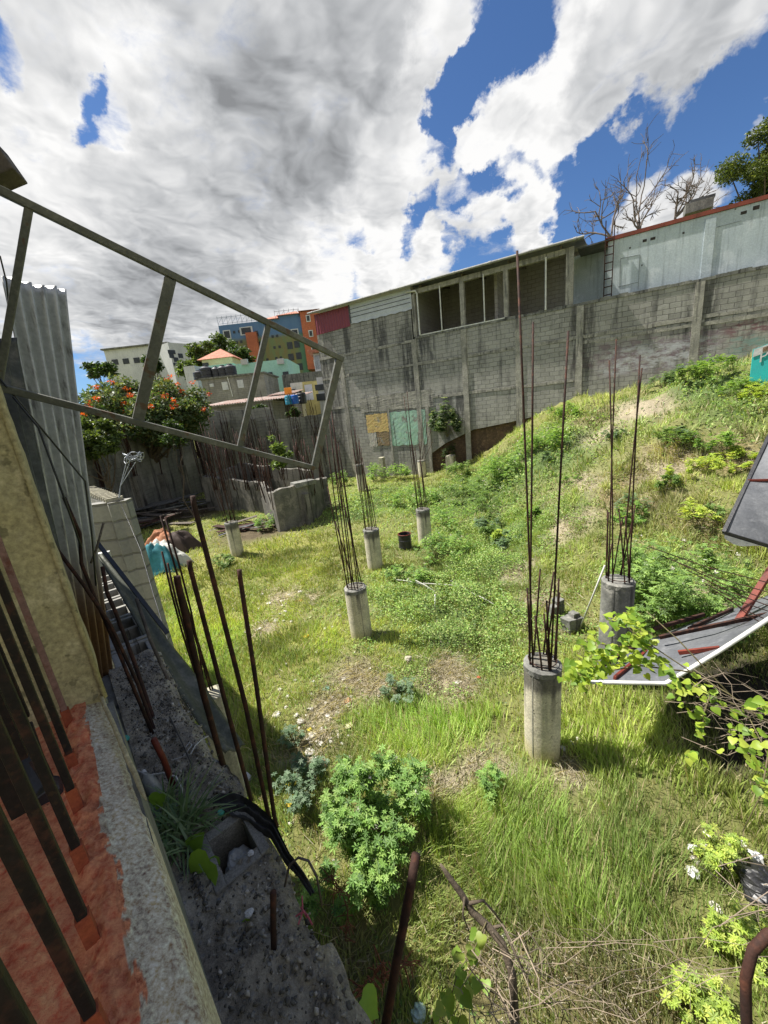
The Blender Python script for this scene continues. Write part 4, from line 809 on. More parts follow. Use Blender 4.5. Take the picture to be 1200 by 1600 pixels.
# bare trees behind the hall
def bare_tree(base_px, tops, label, d=23.5, gen=4):
    b = dep(*base_px, d); b0 = b.copy(); b0[2] = 6.; t = thing('bare_tree', b0, label, 'tree', 'leafless trees behind the hall'); m = MB()
    m.tube([b0, b], [.1, .07], 7); m.build('trunk', M_bark2, t); m = MB()
    def grow(p, dr, L, r, g):
        q = p; pts = [p]; dd = dr
        for k in range(4): dd = dd + rng.normal(size=3) * .16 + np.array([0, 0, .05]); dd /= np.linalg.norm(dd); q = q + dd * L / 4; pts.append(q)
        m.tube(pts, [r, r * .9, r * .8, r * .7, r * .6], 5)
        if g == 0: return
        for k in range(3 if g > 1 else 4):
            i = rng.integers(2, 5); nd = dd + rng.normal(size=3) * .62; nd /= np.linalg.norm(nd); grow(pts[i], nd, L * rng.uniform(.55, .75), r * .62, g - 1)
    for tp in tops:
        e = dep(*tp, d) - b; L = np.linalg.norm(e); grow(b, e / L, L * .62, .06, gen - 1)
    m.build('crown', M_bark2, t)
M_bark2 = rough_mat('bare_bark', [(.16, .13, .11), (.10, .08, .07)], 6, .9)
bare_tree((955, 372), [(925, 300), (962, 280), (905, 345), (975, 320)], 'leafless tree directly behind the ladder')
bare_tree((1000, 362), [(985, 275), (1035, 255), (1010, 300), (975, 330)], 'tall leafless tree right of the ladder against the white cloud')
bare_tree((1055, 340), [(1085, 290), (1110, 280), (1030, 295), (1060, 300), (1100, 310)], 'low spreading leafless tree nearest the rooftop box')

# ------------------------------------------------------------------ grass and ground cover
def tri_faces(n, k, pat): b = np.arange(n)[:, None] * k; return np.concatenate([b + p for p in pat], 0)
def sample_ground(n, rmin, rmax, dens=None):
    """points in the view wedge, uniform per area between two distances"""
    r = np.sqrt(rng.uniform(rmin ** 2, rmax ** 2, n)); a = rng.uniform(-math.radians(60), math.radians(72), n); x = r * np.sin(a); y = r * np.cos(a); k = yard(x, y); return x[k], y[k]
KC = {'g': np.array([(.34, .42, .08), (.27, .36, .065), (.42, .46, .12)]), 'y': np.array([(.38, .41, .08), (.46, .45, .12), (.29, .34, .07)]), 'w': np.array([(.26, .34, .07), (.30, .37, .09), (.34, .36, .11)]),
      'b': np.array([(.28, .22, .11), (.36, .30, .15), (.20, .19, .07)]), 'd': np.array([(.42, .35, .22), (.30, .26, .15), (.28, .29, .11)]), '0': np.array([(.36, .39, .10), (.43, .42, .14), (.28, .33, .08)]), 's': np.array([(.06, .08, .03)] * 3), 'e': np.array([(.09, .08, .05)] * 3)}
def grass():
    parts = []
    for (r0, r1, n, L0, wd) in ((.4, 4, 90000, .24, .0042), (4, 7, 130000, .21, .006), (7, 12, 240000, .21, .0085), (12, 30, 340000, .25, .013)):
        x, y = sample_ground(n, r0, r1); w_ = pw(x, y); z0_ = terr(x, y)
        # tufting
        tuft = fbm(x, y, 3.2, 2); bank = ss(z0_ / 1.2); base = .46 + .9 * w_['g'] + .65 * w_['y'] + .1 * w_['w'] + .25 * w_['b'] - 1.2 * w_['e'] - .45 * w_['s'] - .35 * w_['d']
        k = rng.random(len(x)) < np.clip(base * (.35 + 1.5 * ss((tuft - .35) * 3)), .015, 1); x, y = x[k], y[k]; w_ = {q: v[k] for q, v in w_.items()}; n = len(x); bank = bank[k]; tuft = tuft[k]
        z = terr(x, y) - .01; L = L0 * rng.uniform(.35, 1.15, n) * (.55 + .65 * w_['g'] + .35 * w_['y'] + .2 * w_['b'] - .25 * w_['d']) * (1 + bank * (.2 + 1.3 * ss((tuft - .5) * 4)))
        bigf = fbm(x + 30, y, .9, 2)
        a = rng.uniform(0, 2 * math.pi, n) ; lean = rng.uniform(.15, .9, n) * (1 + .5 * w_['b']); wind = (bigf - .5) * 5; dx = np.cos(a) * .8 + np.cos(wind + 2.) * .7; dy = np.sin(a) * .8 + np.sin(wind + 2.) * .7
        P0 = np.stack([x, y, z], 1); dr = np.stack([dx * lean, dy * lean, np.ones(n)], 1); dr /= np.linalg.norm(dr, axis=1)[:, None]
        sd = np.stack([-np.sin(a + 1.), np.cos(a + 1.), np.zeros(n)], 1) * (wd * rng.uniform(.6, 1.3, n))[:, None]
        P1 = P0 + dr * (L * .55)[:, None]; dr2 = dr.copy(); dr2[:, 2] -= .55 * lean + .15; dr2 /= np.linalg.norm(dr2, axis=1)[:, None]; P2 = P1 + dr2 * (L * .55)[:, None]
        V = np.stack([P0 - sd, P0 + sd, P1 + sd * .8, P1 - sd * .8, P2], 1).reshape(-1, 3); Fc = tri_faces(n, 5, [[0, 1, 2], [0, 2, 3], [3, 2, 4]])
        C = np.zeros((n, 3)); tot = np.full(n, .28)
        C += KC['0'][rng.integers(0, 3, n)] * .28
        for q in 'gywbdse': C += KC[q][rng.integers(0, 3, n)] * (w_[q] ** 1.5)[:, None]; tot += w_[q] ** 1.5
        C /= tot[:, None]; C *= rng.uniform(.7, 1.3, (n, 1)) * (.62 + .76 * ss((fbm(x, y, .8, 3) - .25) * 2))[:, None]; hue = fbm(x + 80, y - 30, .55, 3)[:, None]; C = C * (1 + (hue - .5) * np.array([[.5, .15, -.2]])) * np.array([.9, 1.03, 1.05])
        dryb = rng.random(n) < .14; C[dryb] = np.array([.44, .38, .22]) * rng.uniform(.7, 1.2, (dryb.sum(), 1))
        parts.append((V, Fc, np.repeat(C, 5, 0)))
    V, Fc, C = merge(parts); o = mesh_obj('grass', V, Fc, M_grass, cols=C, local=True); tag(o, 'long and short sunlit grass covering the lot', 'grass', kind='stuff')
grass()
def hay():
    parts = []
    for (r0, r1, n, L0, wd) in ((1, 6, 60000, .22, .0028), (6, 14, 70000, .24, .005)):
        x, y = sample_ground(n, r0, r1); w_ = pw(x, y); k = rng.random(len(x)) < np.clip(w_['d'] * .8 + w_['b'] * .8 + .04 - w_['g'] * .5, 0, 1); x, y = x[k], y[k]; n = len(x)
        P0 = np.stack([x, y, terr(x, y) + rng.uniform(0, .05, n)], 1); a = rng.uniform(0, 2 * math.pi, n); d = np.stack([np.cos(a), np.sin(a), rng.uniform(-.1, .3, n)], 1) * (L0 * rng.uniform(.4, 1.2, n))[:, None]
        sd = np.stack([-np.sin(a), np.cos(a), np.full(n, .4)], 1) * wd; P1 = P0 + d * .5 + [0, 0, .012]; P2 = P0 + d
        V = np.stack([P0 - sd, P0 + sd, P1, P2], 1).reshape(-1, 3); C = np.array([(.46, .41, .29), (.36, .31, .22), (.54, .49, .37), (.28, .25, .18)])[rng.integers(0, 4, n)] * rng.uniform(.7, 1.15, (n, 1)); parts.append((V, tri_faces(n, 4, [[0, 1, 2], [1, 3, 2]]), np.repeat(C, 4, 0)))
    V, Fc, C = merge(parts); o = mesh_obj('dry_straw', V, Fc, M_grass, cols=C, local=True); tag(o, 'flattened dry straw on the bare patches of the lot', 'straw', kind='stuff')
hay()
def cover():
    parts = []
    for (r0, r1, n, sz) in ((1.2, 6, 90000, .038), (6, 12, 200000, .048), (12, 28, 190000, .085)):
        x, y = sample_ground(n, r0, r1); w_ = pw(x, y); m_ = fbm(x + 7, y + 3, 2.2, 3)
        k = rng.random(len(x)) < np.clip((w_['w'] * 1.0 + .08) * (.25 + 1.6 * ss((m_ - .35) * 3.2)) - w_['g'] * .5 - w_['y'] * .25 - w_['e'] * .8 - w_['s'] - w_['d'] * .25, 0, 1); x, y = x[k], y[k]; m_ = m_[k]; wk = w_['w'][k]; n = len(x)
        hgt = (.05 + .5 * ss((m_ - .38) * 3) * wk * (1.0 if r0 > 5 else .6)); z = terr(x, y) + rng.uniform(.25, 1, n) * hgt
        cols = [(.24, .38, .09), (.19, .31, .08), (.31, .43, .12), (.13, .22, .06), (.36, .41, .15)]
        V, Fc, C = leaf_cloud(lambda q: np.stack([x, y, z], 1), n, sz, cols, up=.8, aspect=.55); parts.append((V, Fc, C * np.repeat((.75 + .5 * m_)[:, None], 4, 0)))
    V, Fc, C = merge(parts); o = mesh_obj('ground_cover', V, Fc, M_leaf, cols=C, local=True); tag(o, 'low broad-leaved weeds spreading through the grass', 'weeds', kind='stuff')
cover()
# ------------------------------------------------------------------ the house we look out of
HA = np.array([-.644, .765, 0]); HA /= np.linalg.norm(HA); HN = np.array([HA[1], -HA[0], 0]); HE = EYE * [0, 0, 1]
def hp(a, n, z): return HE + HA * a + HN * n + np.array([0, 0, z])       # z from eye height
def hbox(mb, a0, a1, n0, n1, z0, z1, jit=0): return mb.box(hp((a0 + a1) / 2, (n0 + n1) / 2, (z0 + z1) / 2), (a1 - a0, n1 - n0, z1 - z0), ax=[HA, HN, (0, 0, 1)], jit=jit)
M_oran2 = attr_mat('orange_mortar', .85, 90, .014, fine=.8); M_sillg = attr_mat('sill_concrete', .95, 190, .006, fine=1.)
M_ochre = rough_mat('ochre_plaster', [(.43, .37, .21), (.33, .29, .17), (.50, .44, .28)], 6, .9, 110, .003, spots=((.10, .09, .05), 30, .6), fine=.5)
house = thing('house_wall', hp(.95, -.2, -4.15), 'ochre plastered house wall with an orange window sill at the left edge', 'wall')
OR = np.array([.74, .27, .14]); GR = np.array([.58, .52, .40])
prof = [(-.42, -.5), (-.2, -.5), (-.12, -.5), (-.1, -.5), (-.092, -.497), (-.084, -.492), (-.076, -.49), (-.068, -.491), (-.060, -.495), (-.052, -.50), (-.044, -.502), (-.036, -.504), (-.028, -.507), (-.021, -.512), (-.017, -.525), (-.0155, -.56), (-.0155, -.7), (-.0155, -1.12), (-.0155, -4.15)]
def sill_fn(lo, hi):
    def fn(u, v):
        a = -.5 + 1.41 * u; t_ = lo + (hi - lo) * v; i = min(int(t_), len(prof) - 2); f = t_ - i; n = prof[i][0] * (1 - f) + prof[i + 1][0] * f; z = prof[i][1] * (1 - f) + prof[i + 1][1] * f
        band = max(0, 1 - abs(n + .078) / .03); out = ss((a - .0) / .9)
        n2 = n - (.03 * max(0, (a - .45)) if n > -.06 else 0)
        r = float(fbm(a * 60, n * 60, 1., 4) - .5); r2 = float(fbm(a * 18 + 9, n * 30, 1., 3) - .5)
        z += r * (.004 + .022 * band) + r2 * .012 * band; e = -.064 + .012 * float(fbm(a * 14, 3., 1., 3) - .5) * 2
        col = OR * (1 + .25 * r2 * 2) if n < e else GR * (.8 + .5 * float(fbm(a * 50, n * 90, 1, 3)))
        if n >= e and n < e + .006 and r > .02: col = OR * .8
        return hp(a, n2 + (r * .004 if n > -.03 else 0), z), tuple(np.clip(col, 0, 1))
    return fn
m = MB(); m.grid(sill_fn(0, 8), 420, 46); m.build('window_sill', M_oran2, house, smooth=True)
m = MB(); m.grid(sill_fn(8, 18), 300, 60); m.build('sill_ledge', M_sillg, house, smooth=True)
def jamb_fn(face_):
    def fn(u, v):
        z = -.51 + 1.9 * v; r = float(fbm(u * 12 + 5, v * 60, 1, 3) - .5)
        return hp(.895 + r * .008, -.16 + .13 * u, z)
    return fn
m = MB(); m.grid(jamb_fn(0), 14, 120); m.grid(lambda u, v: hp(.895 + .2 * u + .004 * float(fbm(u * 5, v * 50, 1, 3)), -.03 + .004 * float(fbm(v * 50, u * 3, 1, 3)), -.5 + 1.88 * v), 6, 120); m.build('window_jamb', M_ochre, house, smooth=True)
m = MB(); pts_ = [hp(1.0, -.028, .9)] + [hp(.9 - .018 * k, -.036 + .0012 * k + rnd.uniform(-.0005, .0005), -.496 - .0004 * k + rnd.uniform(-.001, .001)) for k in range(0, 19)]
m.tube([hp(.893, -.0295, 1.2), hp(.893, -.0295, .3), hp(.893, -.0295, -.2), hp(.893, -.0295, -.5)], .0045, 6); m.tube(pts_[1:], [.004] * 17 + [.003, .001], 6); m.build('plaster_edge', M_ochre, house, smooth=True)
m = MB(); hbox(m, .9, 1.12, -.25, -.034, -4.15, 1.4); m.build('pier', M_concdark, house)
m = MB(); hbox(m, -.6, 1.25, -2.6, -.03, 1.4, 1.5); m.build('roof_slab', M_concdark, house)  # unseen roof, added to keep the sun off the orange sill
m = MB(); hbox(m, 1.12, 1.24, -2.6, -.25, -4.15, 1.4); m.build('unseen_end_wall', M_ochre, house)  # out of view, added with the roof to block sun through the window
m = MB(); hbox(m, 1.12, 2.2, -.14, -.03, -4.15, -1.125); m.build('footing', M_concdark, house)
m = MB(); hbox(m, -.6, 1.12, -.28, -.03, 1.0, 1.4); m.build('lintel', M_ochre, house)
m = MB(); hbox(m, -.6, .9, -.45, -.02, -4.15, -.52); m.build('lower_wall', M_concdark, house)
gr = thing('window_grille', hp(.6, -.0876, -.5), 'rust-brown steel window grille with flat bars set in the orange sill', 'grille')
M_bar = rough_mat('grille_paint', [(.022, .016, .014), (.013, .011, .011), (.055, .025, .018)], 14, .6, 150, .001, spec=.2, spots=((.05, .03, .018), 90, .6))
M_pink = rough_mat('pink_primer_bar', [(.26, .15, .13), (.2, .11, .1), (.16, .06, .045)], 14, .7, 150, .001)
for k, (a, n) in enumerate([(.854, -.0876), (.729, -.0876), (.630, -.0876), (.527, -.0876), (.436, -.0876), (.345, -.0876), (.25, -.0876)]):
    w_ = .009
    m = MB(); hbox(m, a - w_ / 2, a + w_ / 2, n - .0045, n + .0045, -.50, 1.0); b_ = m.build('bar', M_pink if k == 0 else M_bar, gr, bevel=.0015)
    if k == 0: b_['label'] = 'pinkish bar nearest the ochre jamb'
    m = MB(); hbox(m, a - w_ / 2 - .001, a + w_ / 2 + .001, n - .0062, n + .0062, -.505, -.462 + rnd.uniform(-.01, .008)); m.build('painted_foot', M_oran2x if 'M_oran2x' in globals() else globals().setdefault('M_oran2x', rough_mat('orange_overpaint', [(.34, .085, .035), (.26, .06, .03)], 30, .75, 150, .002)), b_)
for a in (.80, .76, .69, .58): m = MB(); hbox(m, a - .005, a + .005, -.135, -.122, -.42, 1.0); m.build('shutter_rod', M_bar, gr)
m = MB(); p0, p1 = dep(0, 1090, .62), dep(72, 1250, .56); m.bar(p0, p1, .022, .012); m.tube([p1 + HN * .003 - HA * .004, p1 + HA * .028 + HN * .003], .017, 12); m.build('latch', M_blackp, gr, bevel=.002)
m = MB(); m.tube([dep(45, 1130, .6), dep(62, 1180, .585), dep(78, 1215, .575), dep(66, 1222, .57), dep(50, 1190, .58)], .0045, 7); m.build('latch_hook', M_bar, gr)
bm_ = MB(); bm_.box(dep(-14, 264, 1.25), (.13, .09, .09), ax=[n_ / np.linalg.norm(n_) for n_ in (np.array([.5, .15, .22]), np.array([-.15, .5, 0]), np.cross([.5, .15, .22], [-.15, .5, 0]))])
tag(bm_.build('eaves_beam', M_wood, bevel=.004), 'dark sawn beam end sticking in at the upper left', 'beam')

# block wall ledge under the window
M_crust = None
mc, tc, bc, oc_ = newmat('rubble_crust'); oc = tc.new('ShaderNodeTexCoord').outputs['Object']
vo = tc.new('ShaderNodeTexVoronoi'); tc.put(vo.inputs['Vector'], oc); vo.inputs['Scale'].default_value = 85
fb = tc.noise(oc, 9, 6, .7); ff = tc.noise(oc, 160, 5, .75)
sep = tc.new('ShaderNodeSeparateColor'); tc.put(sep.inputs[0], vo.outputs['Color'])
stone = tc.math('MULTIPLY', tc.map(sep.outputs[0], .55, .75), tc.map(vo.outputs['Distance'], .55, .3))
cc = tc.mix(tc.map(fb, .35, .65), (.21, .185, .145), (.50, .45, .35)); cc = tc.mix(tc.math('MULTIPLY', stone, tc.map(fb, .3, .6)), cc, (.33, .32, .29)); cc = tc.mix(.8, cc, tc.mix(ff, (.05, .05, .05), (.95, .95, .95)), 'OVERLAY')
tc.put(bc.inputs['Base Color'], cc); bc.inputs['Roughness'].default_value = .9
bump(tc, bc, tc.math('ADD', tc.math('MULTIPLY', stone, .8), tc.math('ADD', fb, ff)), .012, 1.)
ledge = thing('block_ledge', hp(1.0, .1, -4.15), 'dark crumbling block wall with pebbly top just below the window', 'wall')
HOLE = (.885, .995, .072, .165)
m = MB(); hbox(m, -.6, HOLE[0] - .03, -.03, .17, -4.15, -1.145); hbox(m, HOLE[1] + .03, 2.2, -.03, .17, -4.15, -1.145); hbox(m, HOLE[0] - .03, HOLE[1] + .03, -.03, .17, -4.15, -1.33); hbox(m, HOLE[0] - .03, HOLE[1] + .03, -.03, HOLE[2] - .029, -1.33, -1.145); m.build('blocks', M_blk2, ledge)
def redge(a): return .198 + .03 * float(fbm(a * 6, 2., 1, 3) - .5) * 2 + (.02 if a < .6 else 0)
def crust():
    nu, nv = 520, 60; vs = []; fs = []
    for j in range(nv + 1):
        for i in range(nu + 1):
            a = -.6 + 2.85 * i / nu; v = j / nv
            if v < .86: n = -.03 + (redge(a) + .03) * v / .86; z = -1.12 + .03 * (float(fbm(a * 26, n * 26, 1, 5)) - .5) + .04 * (float(fbm(a * 8, n * 8, 1, 2)) - .5) - .03 * ss((v - .72) / .14)
            else: n = redge(a) + .008 * (float(fbm(a * 22, v * 30, 1, 3)) - .5); z = -1.15 - .14 * (v - .86) / .14 - (.03 * float(fbm(a * 12, 8, 1, 2)) if v > .98 else 0)
            vs.append(hp(a, n, z))
    for j in range(nv):
        for i in range(nu):
            a = -.6 + 2.85 * (i + .5) / nu; n = -.03 + .228 * (j + .5) / nv / .86
            if HOLE[0] < a < HOLE[1] and HOLE[2] < n < HOLE[3] and j < 51: continue
            k = j * (nu + 1) + i; fs.append((k, k + 1, k + nu + 2, k + nu + 1))
    m = MB(); m.add(vs, fs); return m
crust().build('rubble_top', mc, ledge, smooth=True)
m = MB(); a0, a1, n0, n1 = HOLE; zt = -1.112; M_blkr = rough_mat('block_rim', [(.22, .215, .195), (.16, .155, .14)], 20, .95, 200, .003, fine=.6)
for (x0, x1, y0, y1) in ((a0 - .03, a1 + .03, n0 - .028, n0), (a0 - .03, a1 + .03, n1, n1 + .026), (a0 - .03, a0, n0 - .001, n1 + .001), (a1, a1 + .03, n0 - .001, n1 + .001)): hbox(m, x0, x1, y0, y1, -1.3, zt + rnd.uniform(-.002, .002))
hbox(m, a0 - .03, a1 + .03, n0 - .028, n1 + .026, -1.32, -1.3); m.build('hollow_block', M_blkr, ledge, bevel=.003)
def peb(n, size, rngf, cols, name, mat, parent):
    V0 = np.array([(1, 0, 0), (0, 1, 0), (-1, 0, 0), (0, -1, 0), (0, 0, .7), (0, 0, -.7), (.6, .6, .4), (-.6, .6, .35), (-.6, -.6, .4), (.6, -.6, .35)]) * .8
    F0 = np.array([(0, 6, 4), (6, 1, 4), (1, 7, 4), (7, 2, 4), (2, 8, 4), (8, 3, 4), (3, 9, 4), (9, 0, 4), (0, 5, 1), (1, 5, 2), (2, 5, 3), (3, 5, 0), (0, 1, 6), (1, 2, 7), (2, 3, 8), (3, 0, 9)])
    V = []; Fs = []; C = []
    for i in range(n):
        s_ = size * rnd.choice([.35, .5, .6, .8, 1, 1.7]); A_ = rng.normal(size=(3, 3)); Q, _ = np.linalg.qr(A_); c = rngf(); V.append((V0 * rng.uniform(.6, 1.1, 3) * s_ + rng.normal(size=V0.shape) * s_ * .12) @ Q + c); Fs.append(F0 + 10 * i); C.append(np.repeat([np.array(cols[rnd.randrange(len(cols))]) * rnd.uniform(.7, 1.2)], 10, 0))
    return mesh_obj(name, np.concatenate(V), np.concatenate(Fs), mat, parent, cols=np.concatenate(C))
def onledge():
    a = rnd.uniform(.1, 2.2); n = rnd.uniform(-.01, .2)
    if HOLE[0] - .04 < a < HOLE[1] + .04 and n > HOLE[2] - .03: n = .02
    return hp(a, n, -1.118 + .03 * (float(fbm(a * 26, n * 26, 1, 5)) - .5) + .04 * (float(fbm(a * 8, n * 8, 1, 2)) - .5) - .03 * float(ss(((n + .03) / (redge(a) + .03) * .86 - .72) / .14)))
o = peb(2600, .0065, onledge, [(.27, .25, .21), (.17, .155, .13), (.42, .39, .33), (.10, .095, .08), (.13, .12, .10)], 'pebbles', M_attr, ledge); o['kind'] = 'stuff'
# open block cells farther along
cells = thing('open_block_row', hp(2.9, .09, -4.15), 'row of open grey hollow blocks continuing the ledge toward the block chamber', 'wall')
m = MB(); hbox(m, 2.2, 3.9, .0, .19, -4.15, -1.32); m.build('blocks', M_blk2, cells)
for k in range(8):
    a = 2.22 + k * .205; m = MB(); z0, z1 = -1.318, -1.12 + .01 * (k % 2); hbox(m, a, a + .03, .0, .19, z0, z1); hbox(m, a + .17, a + .2, .0, .19, z0, z1 + .002); hbox(m, a + .03, a + .17, .0, .03, z0, z1 - .003); hbox(m, a + .03, a + .17, .16, .19, z0, z1 - .003); m.build('hollow_block', M_blk2, cells, bevel=.004)
# chamber of blocks
C0 = dep(196, 782, 4.3); zc = C0[2]; A0 = atz(128, 791, zc); B0 = atz(137, 760, zc)
ch = thing('block_chamber', (C0[0], C0[1], 0), 'grey block chamber with open top standing behind the tall corrugated sheet', 'wall')
def bwall(a, b, h, th, z0, side, name):
    d = b - a; d[2] = 0; L = np.linalg.norm(d); rot = math.atan2(d[1], d[0]); o = MB().box((L / 2, side * th / 2, (h - z0) / 2), (L, th, h - z0)).build(name, M_blk2, None, local=True)
    o.parent = ch; o.location = (a[0] - C0[0], a[1] - C0[1], z0); o.rotation_euler = (0, 0, rot); return o
ext = A0 + (A0 - C0) * 1.5
bwall(C0.copy(), ext.copy(), zc, .15, .3, -1, 'front_wall'); bwall(C0 + (B0 - C0) * .02, B0 + (B0 - C0) * .3, zc, .16, .3, 1, 'side_wall')
m = MB(); dd_ = (B0 - C0) / np.linalg.norm(B0 - C0)
nn_ = np.array([-dd_[1], dd_[0], 0])
for k in range(14): m.box(C0 + dd_ * (.12 + k * .13) + nn_ * .08 + [0, 0, .022], (.035, .17, .045), ax=[dd_, nn_, (0, 0, 1)])
m.build('coping_ribs', M_conc, ch)

# corrugated sheets
def corr(name, label, bl, br, tl, tr, waves, amp, mat, group=None, rustfoot=False):
    bl, br, tl, tr = map(np.asarray, (bl, br, tl, tr)); nn = np.cross(br - bl, tl - bl); nn /= np.linalg.norm(nn)
    def fn(u, v):
        p = (bl * (1 - u) + br * u) * (1 - v) + (tl * (1 - u) + tr * u) * v + nn * amp * math.sin(u * waves * 2 * math.pi + .8) + nn * .02 * math.sin(v * 3 + u * 2)
        if v > .999: p = p + (tl - bl) / np.linalg.norm(tl - bl) * (.006 * math.sin(u * 9) - .02 * u * u)
        f = ss((.42 - v) / .28) if rustfoot else 0; c = np.array([.44, .45, .46]) * (1 - f) + np.array([.20, .115, .05]) * f
        return p, tuple(c)
    m = MB(); m.grid(fn, waves * 14, 40); o = m.build(name, mat, smooth=True); tag(o, label, 'corrugated sheet', group)
    sd = o.modifiers.new('t', 'SOLIDIFY'); sd.thickness = .001; return o
mg, tg, bg_, og = newmat('zinc_sheet'); ac = tg.new('ShaderNodeAttribute', attribute_name='col').outputs['Color']; oc = tg.new('ShaderNodeTexCoord').outputs['Object']
sp = tg.noise(oc, 45, 4, .6); st = tg.noise(tg.mapping(oc, (9, 9, 1.2)), 3, 6, .7); gc = tg.mix(.55, ac, tg.mix(sp, (.15, .15, .15), (.85, .85, .85)), 'OVERLAY'); gc = tg.mix(tg.math('MULTIPLY', tg.map(st, .5, .7), .75), gc, (.06, .05, .045))
tg.put(bg_.inputs['Base Color'], gc); bg_.inputs['Metallic'].default_value = .3; bg_.inputs['Roughness'].default_value = .42; bump(tg, bg_, tg.math('ADD', sp, st), .003, .5)
corr('corrugated_sheet', 'tall galvanised corrugated sheet standing upright, rusty brown at its foot', dep(118, 1062, 1.78), dep(170, 1062, 1.95), dep(-4, 432, 1.5), dep(104, 445, 1.78), 5, .019, mg, rustfoot=True)
corr('corrugated_sheet', 'dark weathered corrugated sheet behind the ochre jamb, left of the galvanised one', dep(20, 1080, 1.15), dep(128, 1066, 1.66), dep(-170, 560, 1.1), dep(30, 520, 1.5), 6, .012, M_darksheet)
m = MB(); hbox(m, 1.15, 3.4, -.5, -.12, -4.15, .75); tag(m.build('ledge_shade_wall', M_darksheet), 'dark sheet-clad wall added behind the corrugated sheets to shade the ledge', 'wall')  # extra wall, added to cast shade on the ledge

# steel frame
A_ = 1.2 * ray(0, 300); dF = ray(1298, 936); dF /= np.linalg.norm(dF); vF = ray(-850, 5300); vF /= np.linalg.norm(vF); vF = vF - dF * vF.dot(dF); vF /= np.linalg.norm(vF); nF = np.cross(dF, vF)
def on_f(x, y): return plane(x, y, EYE + A_, nF)
def fcoord(x, y): q = on_f(x, y) - EYE - A_; return q.dot(dF), q.dot(vF)
u1, _ = fcoord(535, 562); _, v1 = fcoord(490, 730); _, v1b = fcoord(0, 605)
fr = thing('hanging_frame', EYE + A_, 'grey welded steel frame of two rails and cross posts jutting out over the lot', 'frame')
T_ = .026
def fbar(u0, v0, u2, v2, nm, wd=T_, th=.025):
    a = EYE + A_ + dF * u0 + vF * v0; b = EYE + A_ + dF * u2 + vF * v2; d = (b - a) / np.linalg.norm(b - a)
    MB().box((a + b) / 2, (np.linalg.norm(b - a), wd, th), ax=[d, np.cross(nF, d), nF]).build(nm, M_frame, fr, bevel=.003)
def fline(p, q, nm, wd=T_, th=.026): a = fcoord(*p); b = fcoord(*q); fbar(*a, *b, nm, wd, th)
fline((-60, 268), (536, 562), 'top_rail'); fline((-60, 590), (491, 731), 'bottom_rail')
for (p, q, w_) in (((46, 320), (-4, 610), .022), ((266, 436), (214, 664), .042), ((419, 508), (373, 704), .026), ((530, 560), (491, 732), .04)): fline(p, q, 'cross_post', w_, .018)

# loose bars and strips leaning at the left
GL = 'rusty bars leaning behind the ledge'
def bar_px(pts, r, mat, name, label, cat, group=None, n=7):
    o = (MB().tube([dep(*p) for p in pts], r, n)).build(name, mat, smooth=True); tag(o, label, cat, group); return o
bar_px([(43, 797, 1.35), (130, 913, 1.45), (173, 977, 1.5), (215, 1068, 1.55), (250, 1165, 1.52), (262, 1190, 1.5)], .0065, M_rust, 'twisted_rebar', 'thick twisted rebar crossing in front of the rusty foot of the sheet', 'rebar')
bar_px([(20, 620, 1.3), (60, 668, 1.35), (100, 777, 1.4), (127, 855, 1.45)], .0035, M_blackp, 'cable', 'thin black cable hanging down in front of the galvanised sheet', 'cable')
bar_px([(100, 777, 1.43), (125, 835, 1.45), (127, 880, 1.5), (147, 930, 1.5), (190, 1030, 1.52), (240, 1150, 1.5)], .0065, M_rust, 'twisted_rebar', 'twisted rebar bent at the middle of the galvanised sheet', 'rebar')
bar_px([(160, 885, 1.7), (167, 925, 1.7), (182, 960, 1.7), (210, 1035, 1.66), (232, 1100, 1.6), (256, 1168, 1.55)], .008, M_rust, 'rebar', 'rusty bar with blunt top right of the rusty sheet foot', 'rebar')
bar_px([(213, 935, 1.9), (235, 1000, 1.85), (262, 1060, 1.8), (300, 1125, 1.75)], .008, M_wood, 'rod', 'dark rod lying over the bent metal strip', 'rod')
bar_px([(0, 592, 1.3), (40, 640, 1.4), (90, 700, 1.5), (133, 752, 1.6), (143, 830, 1.62), (150, 915, 1.65)], .0035, M_blackp, 'cable', 'black cable sagging from the frame to the block row', 'cable')
bar_px([(162, 817, 1.8), (150, 860, 1.8), (142, 880, 1.8)], .005, M_wood, 'twig', 'short dark twig crossing the cable', 'twig'); bar_px([(0, 400, 1.3), (10, 440, 1.4), (16, 500, 1.5)], .0025, M_blackp, 'wire', 'thin wire curling at the left edge above the frame', 'wire')
bar_px([(125, 762, 3.2), (160, 762, 3.2), (178, 765, 4.1), (190, 790, 4.1), (220, 860, 3.6), (240, 930, 3.), (262, 1000, 2.6), (275, 1040, 2.3)], .003, M_blackp, 'wire', 'thin dark wire running down across the block chamber', 'wire')
m = MB()
for k in range(5): c_ = dep(205 + rnd.uniform(-9, 9), 715 + rnd.uniform(-5, 5), 4.2); m.tube([c_ + np.array([math.cos(t_) * .09, math.sin(t_) * .05, math.sin(t_ * 2 + k) * .04]) for t_ in np.linspace(0, 6.28, 14)], .0035, 5)
tg_ = thing('wire_coil', dep(190, 775, 4.2), 'tangled pale wire coil held up above the block chamber', 'wire'); m.build('coil', M_galv, tg_)
for (x, y) in ((205, 716), (200, 712), (212, 722)): MB().tube([dep(187 + rnd.uniform(-2, 2), 778, 4.2), dep(188, 760, 4.2), dep(x, y, 4.2)], .0035, 5).build('prong', M_galv, tg_)
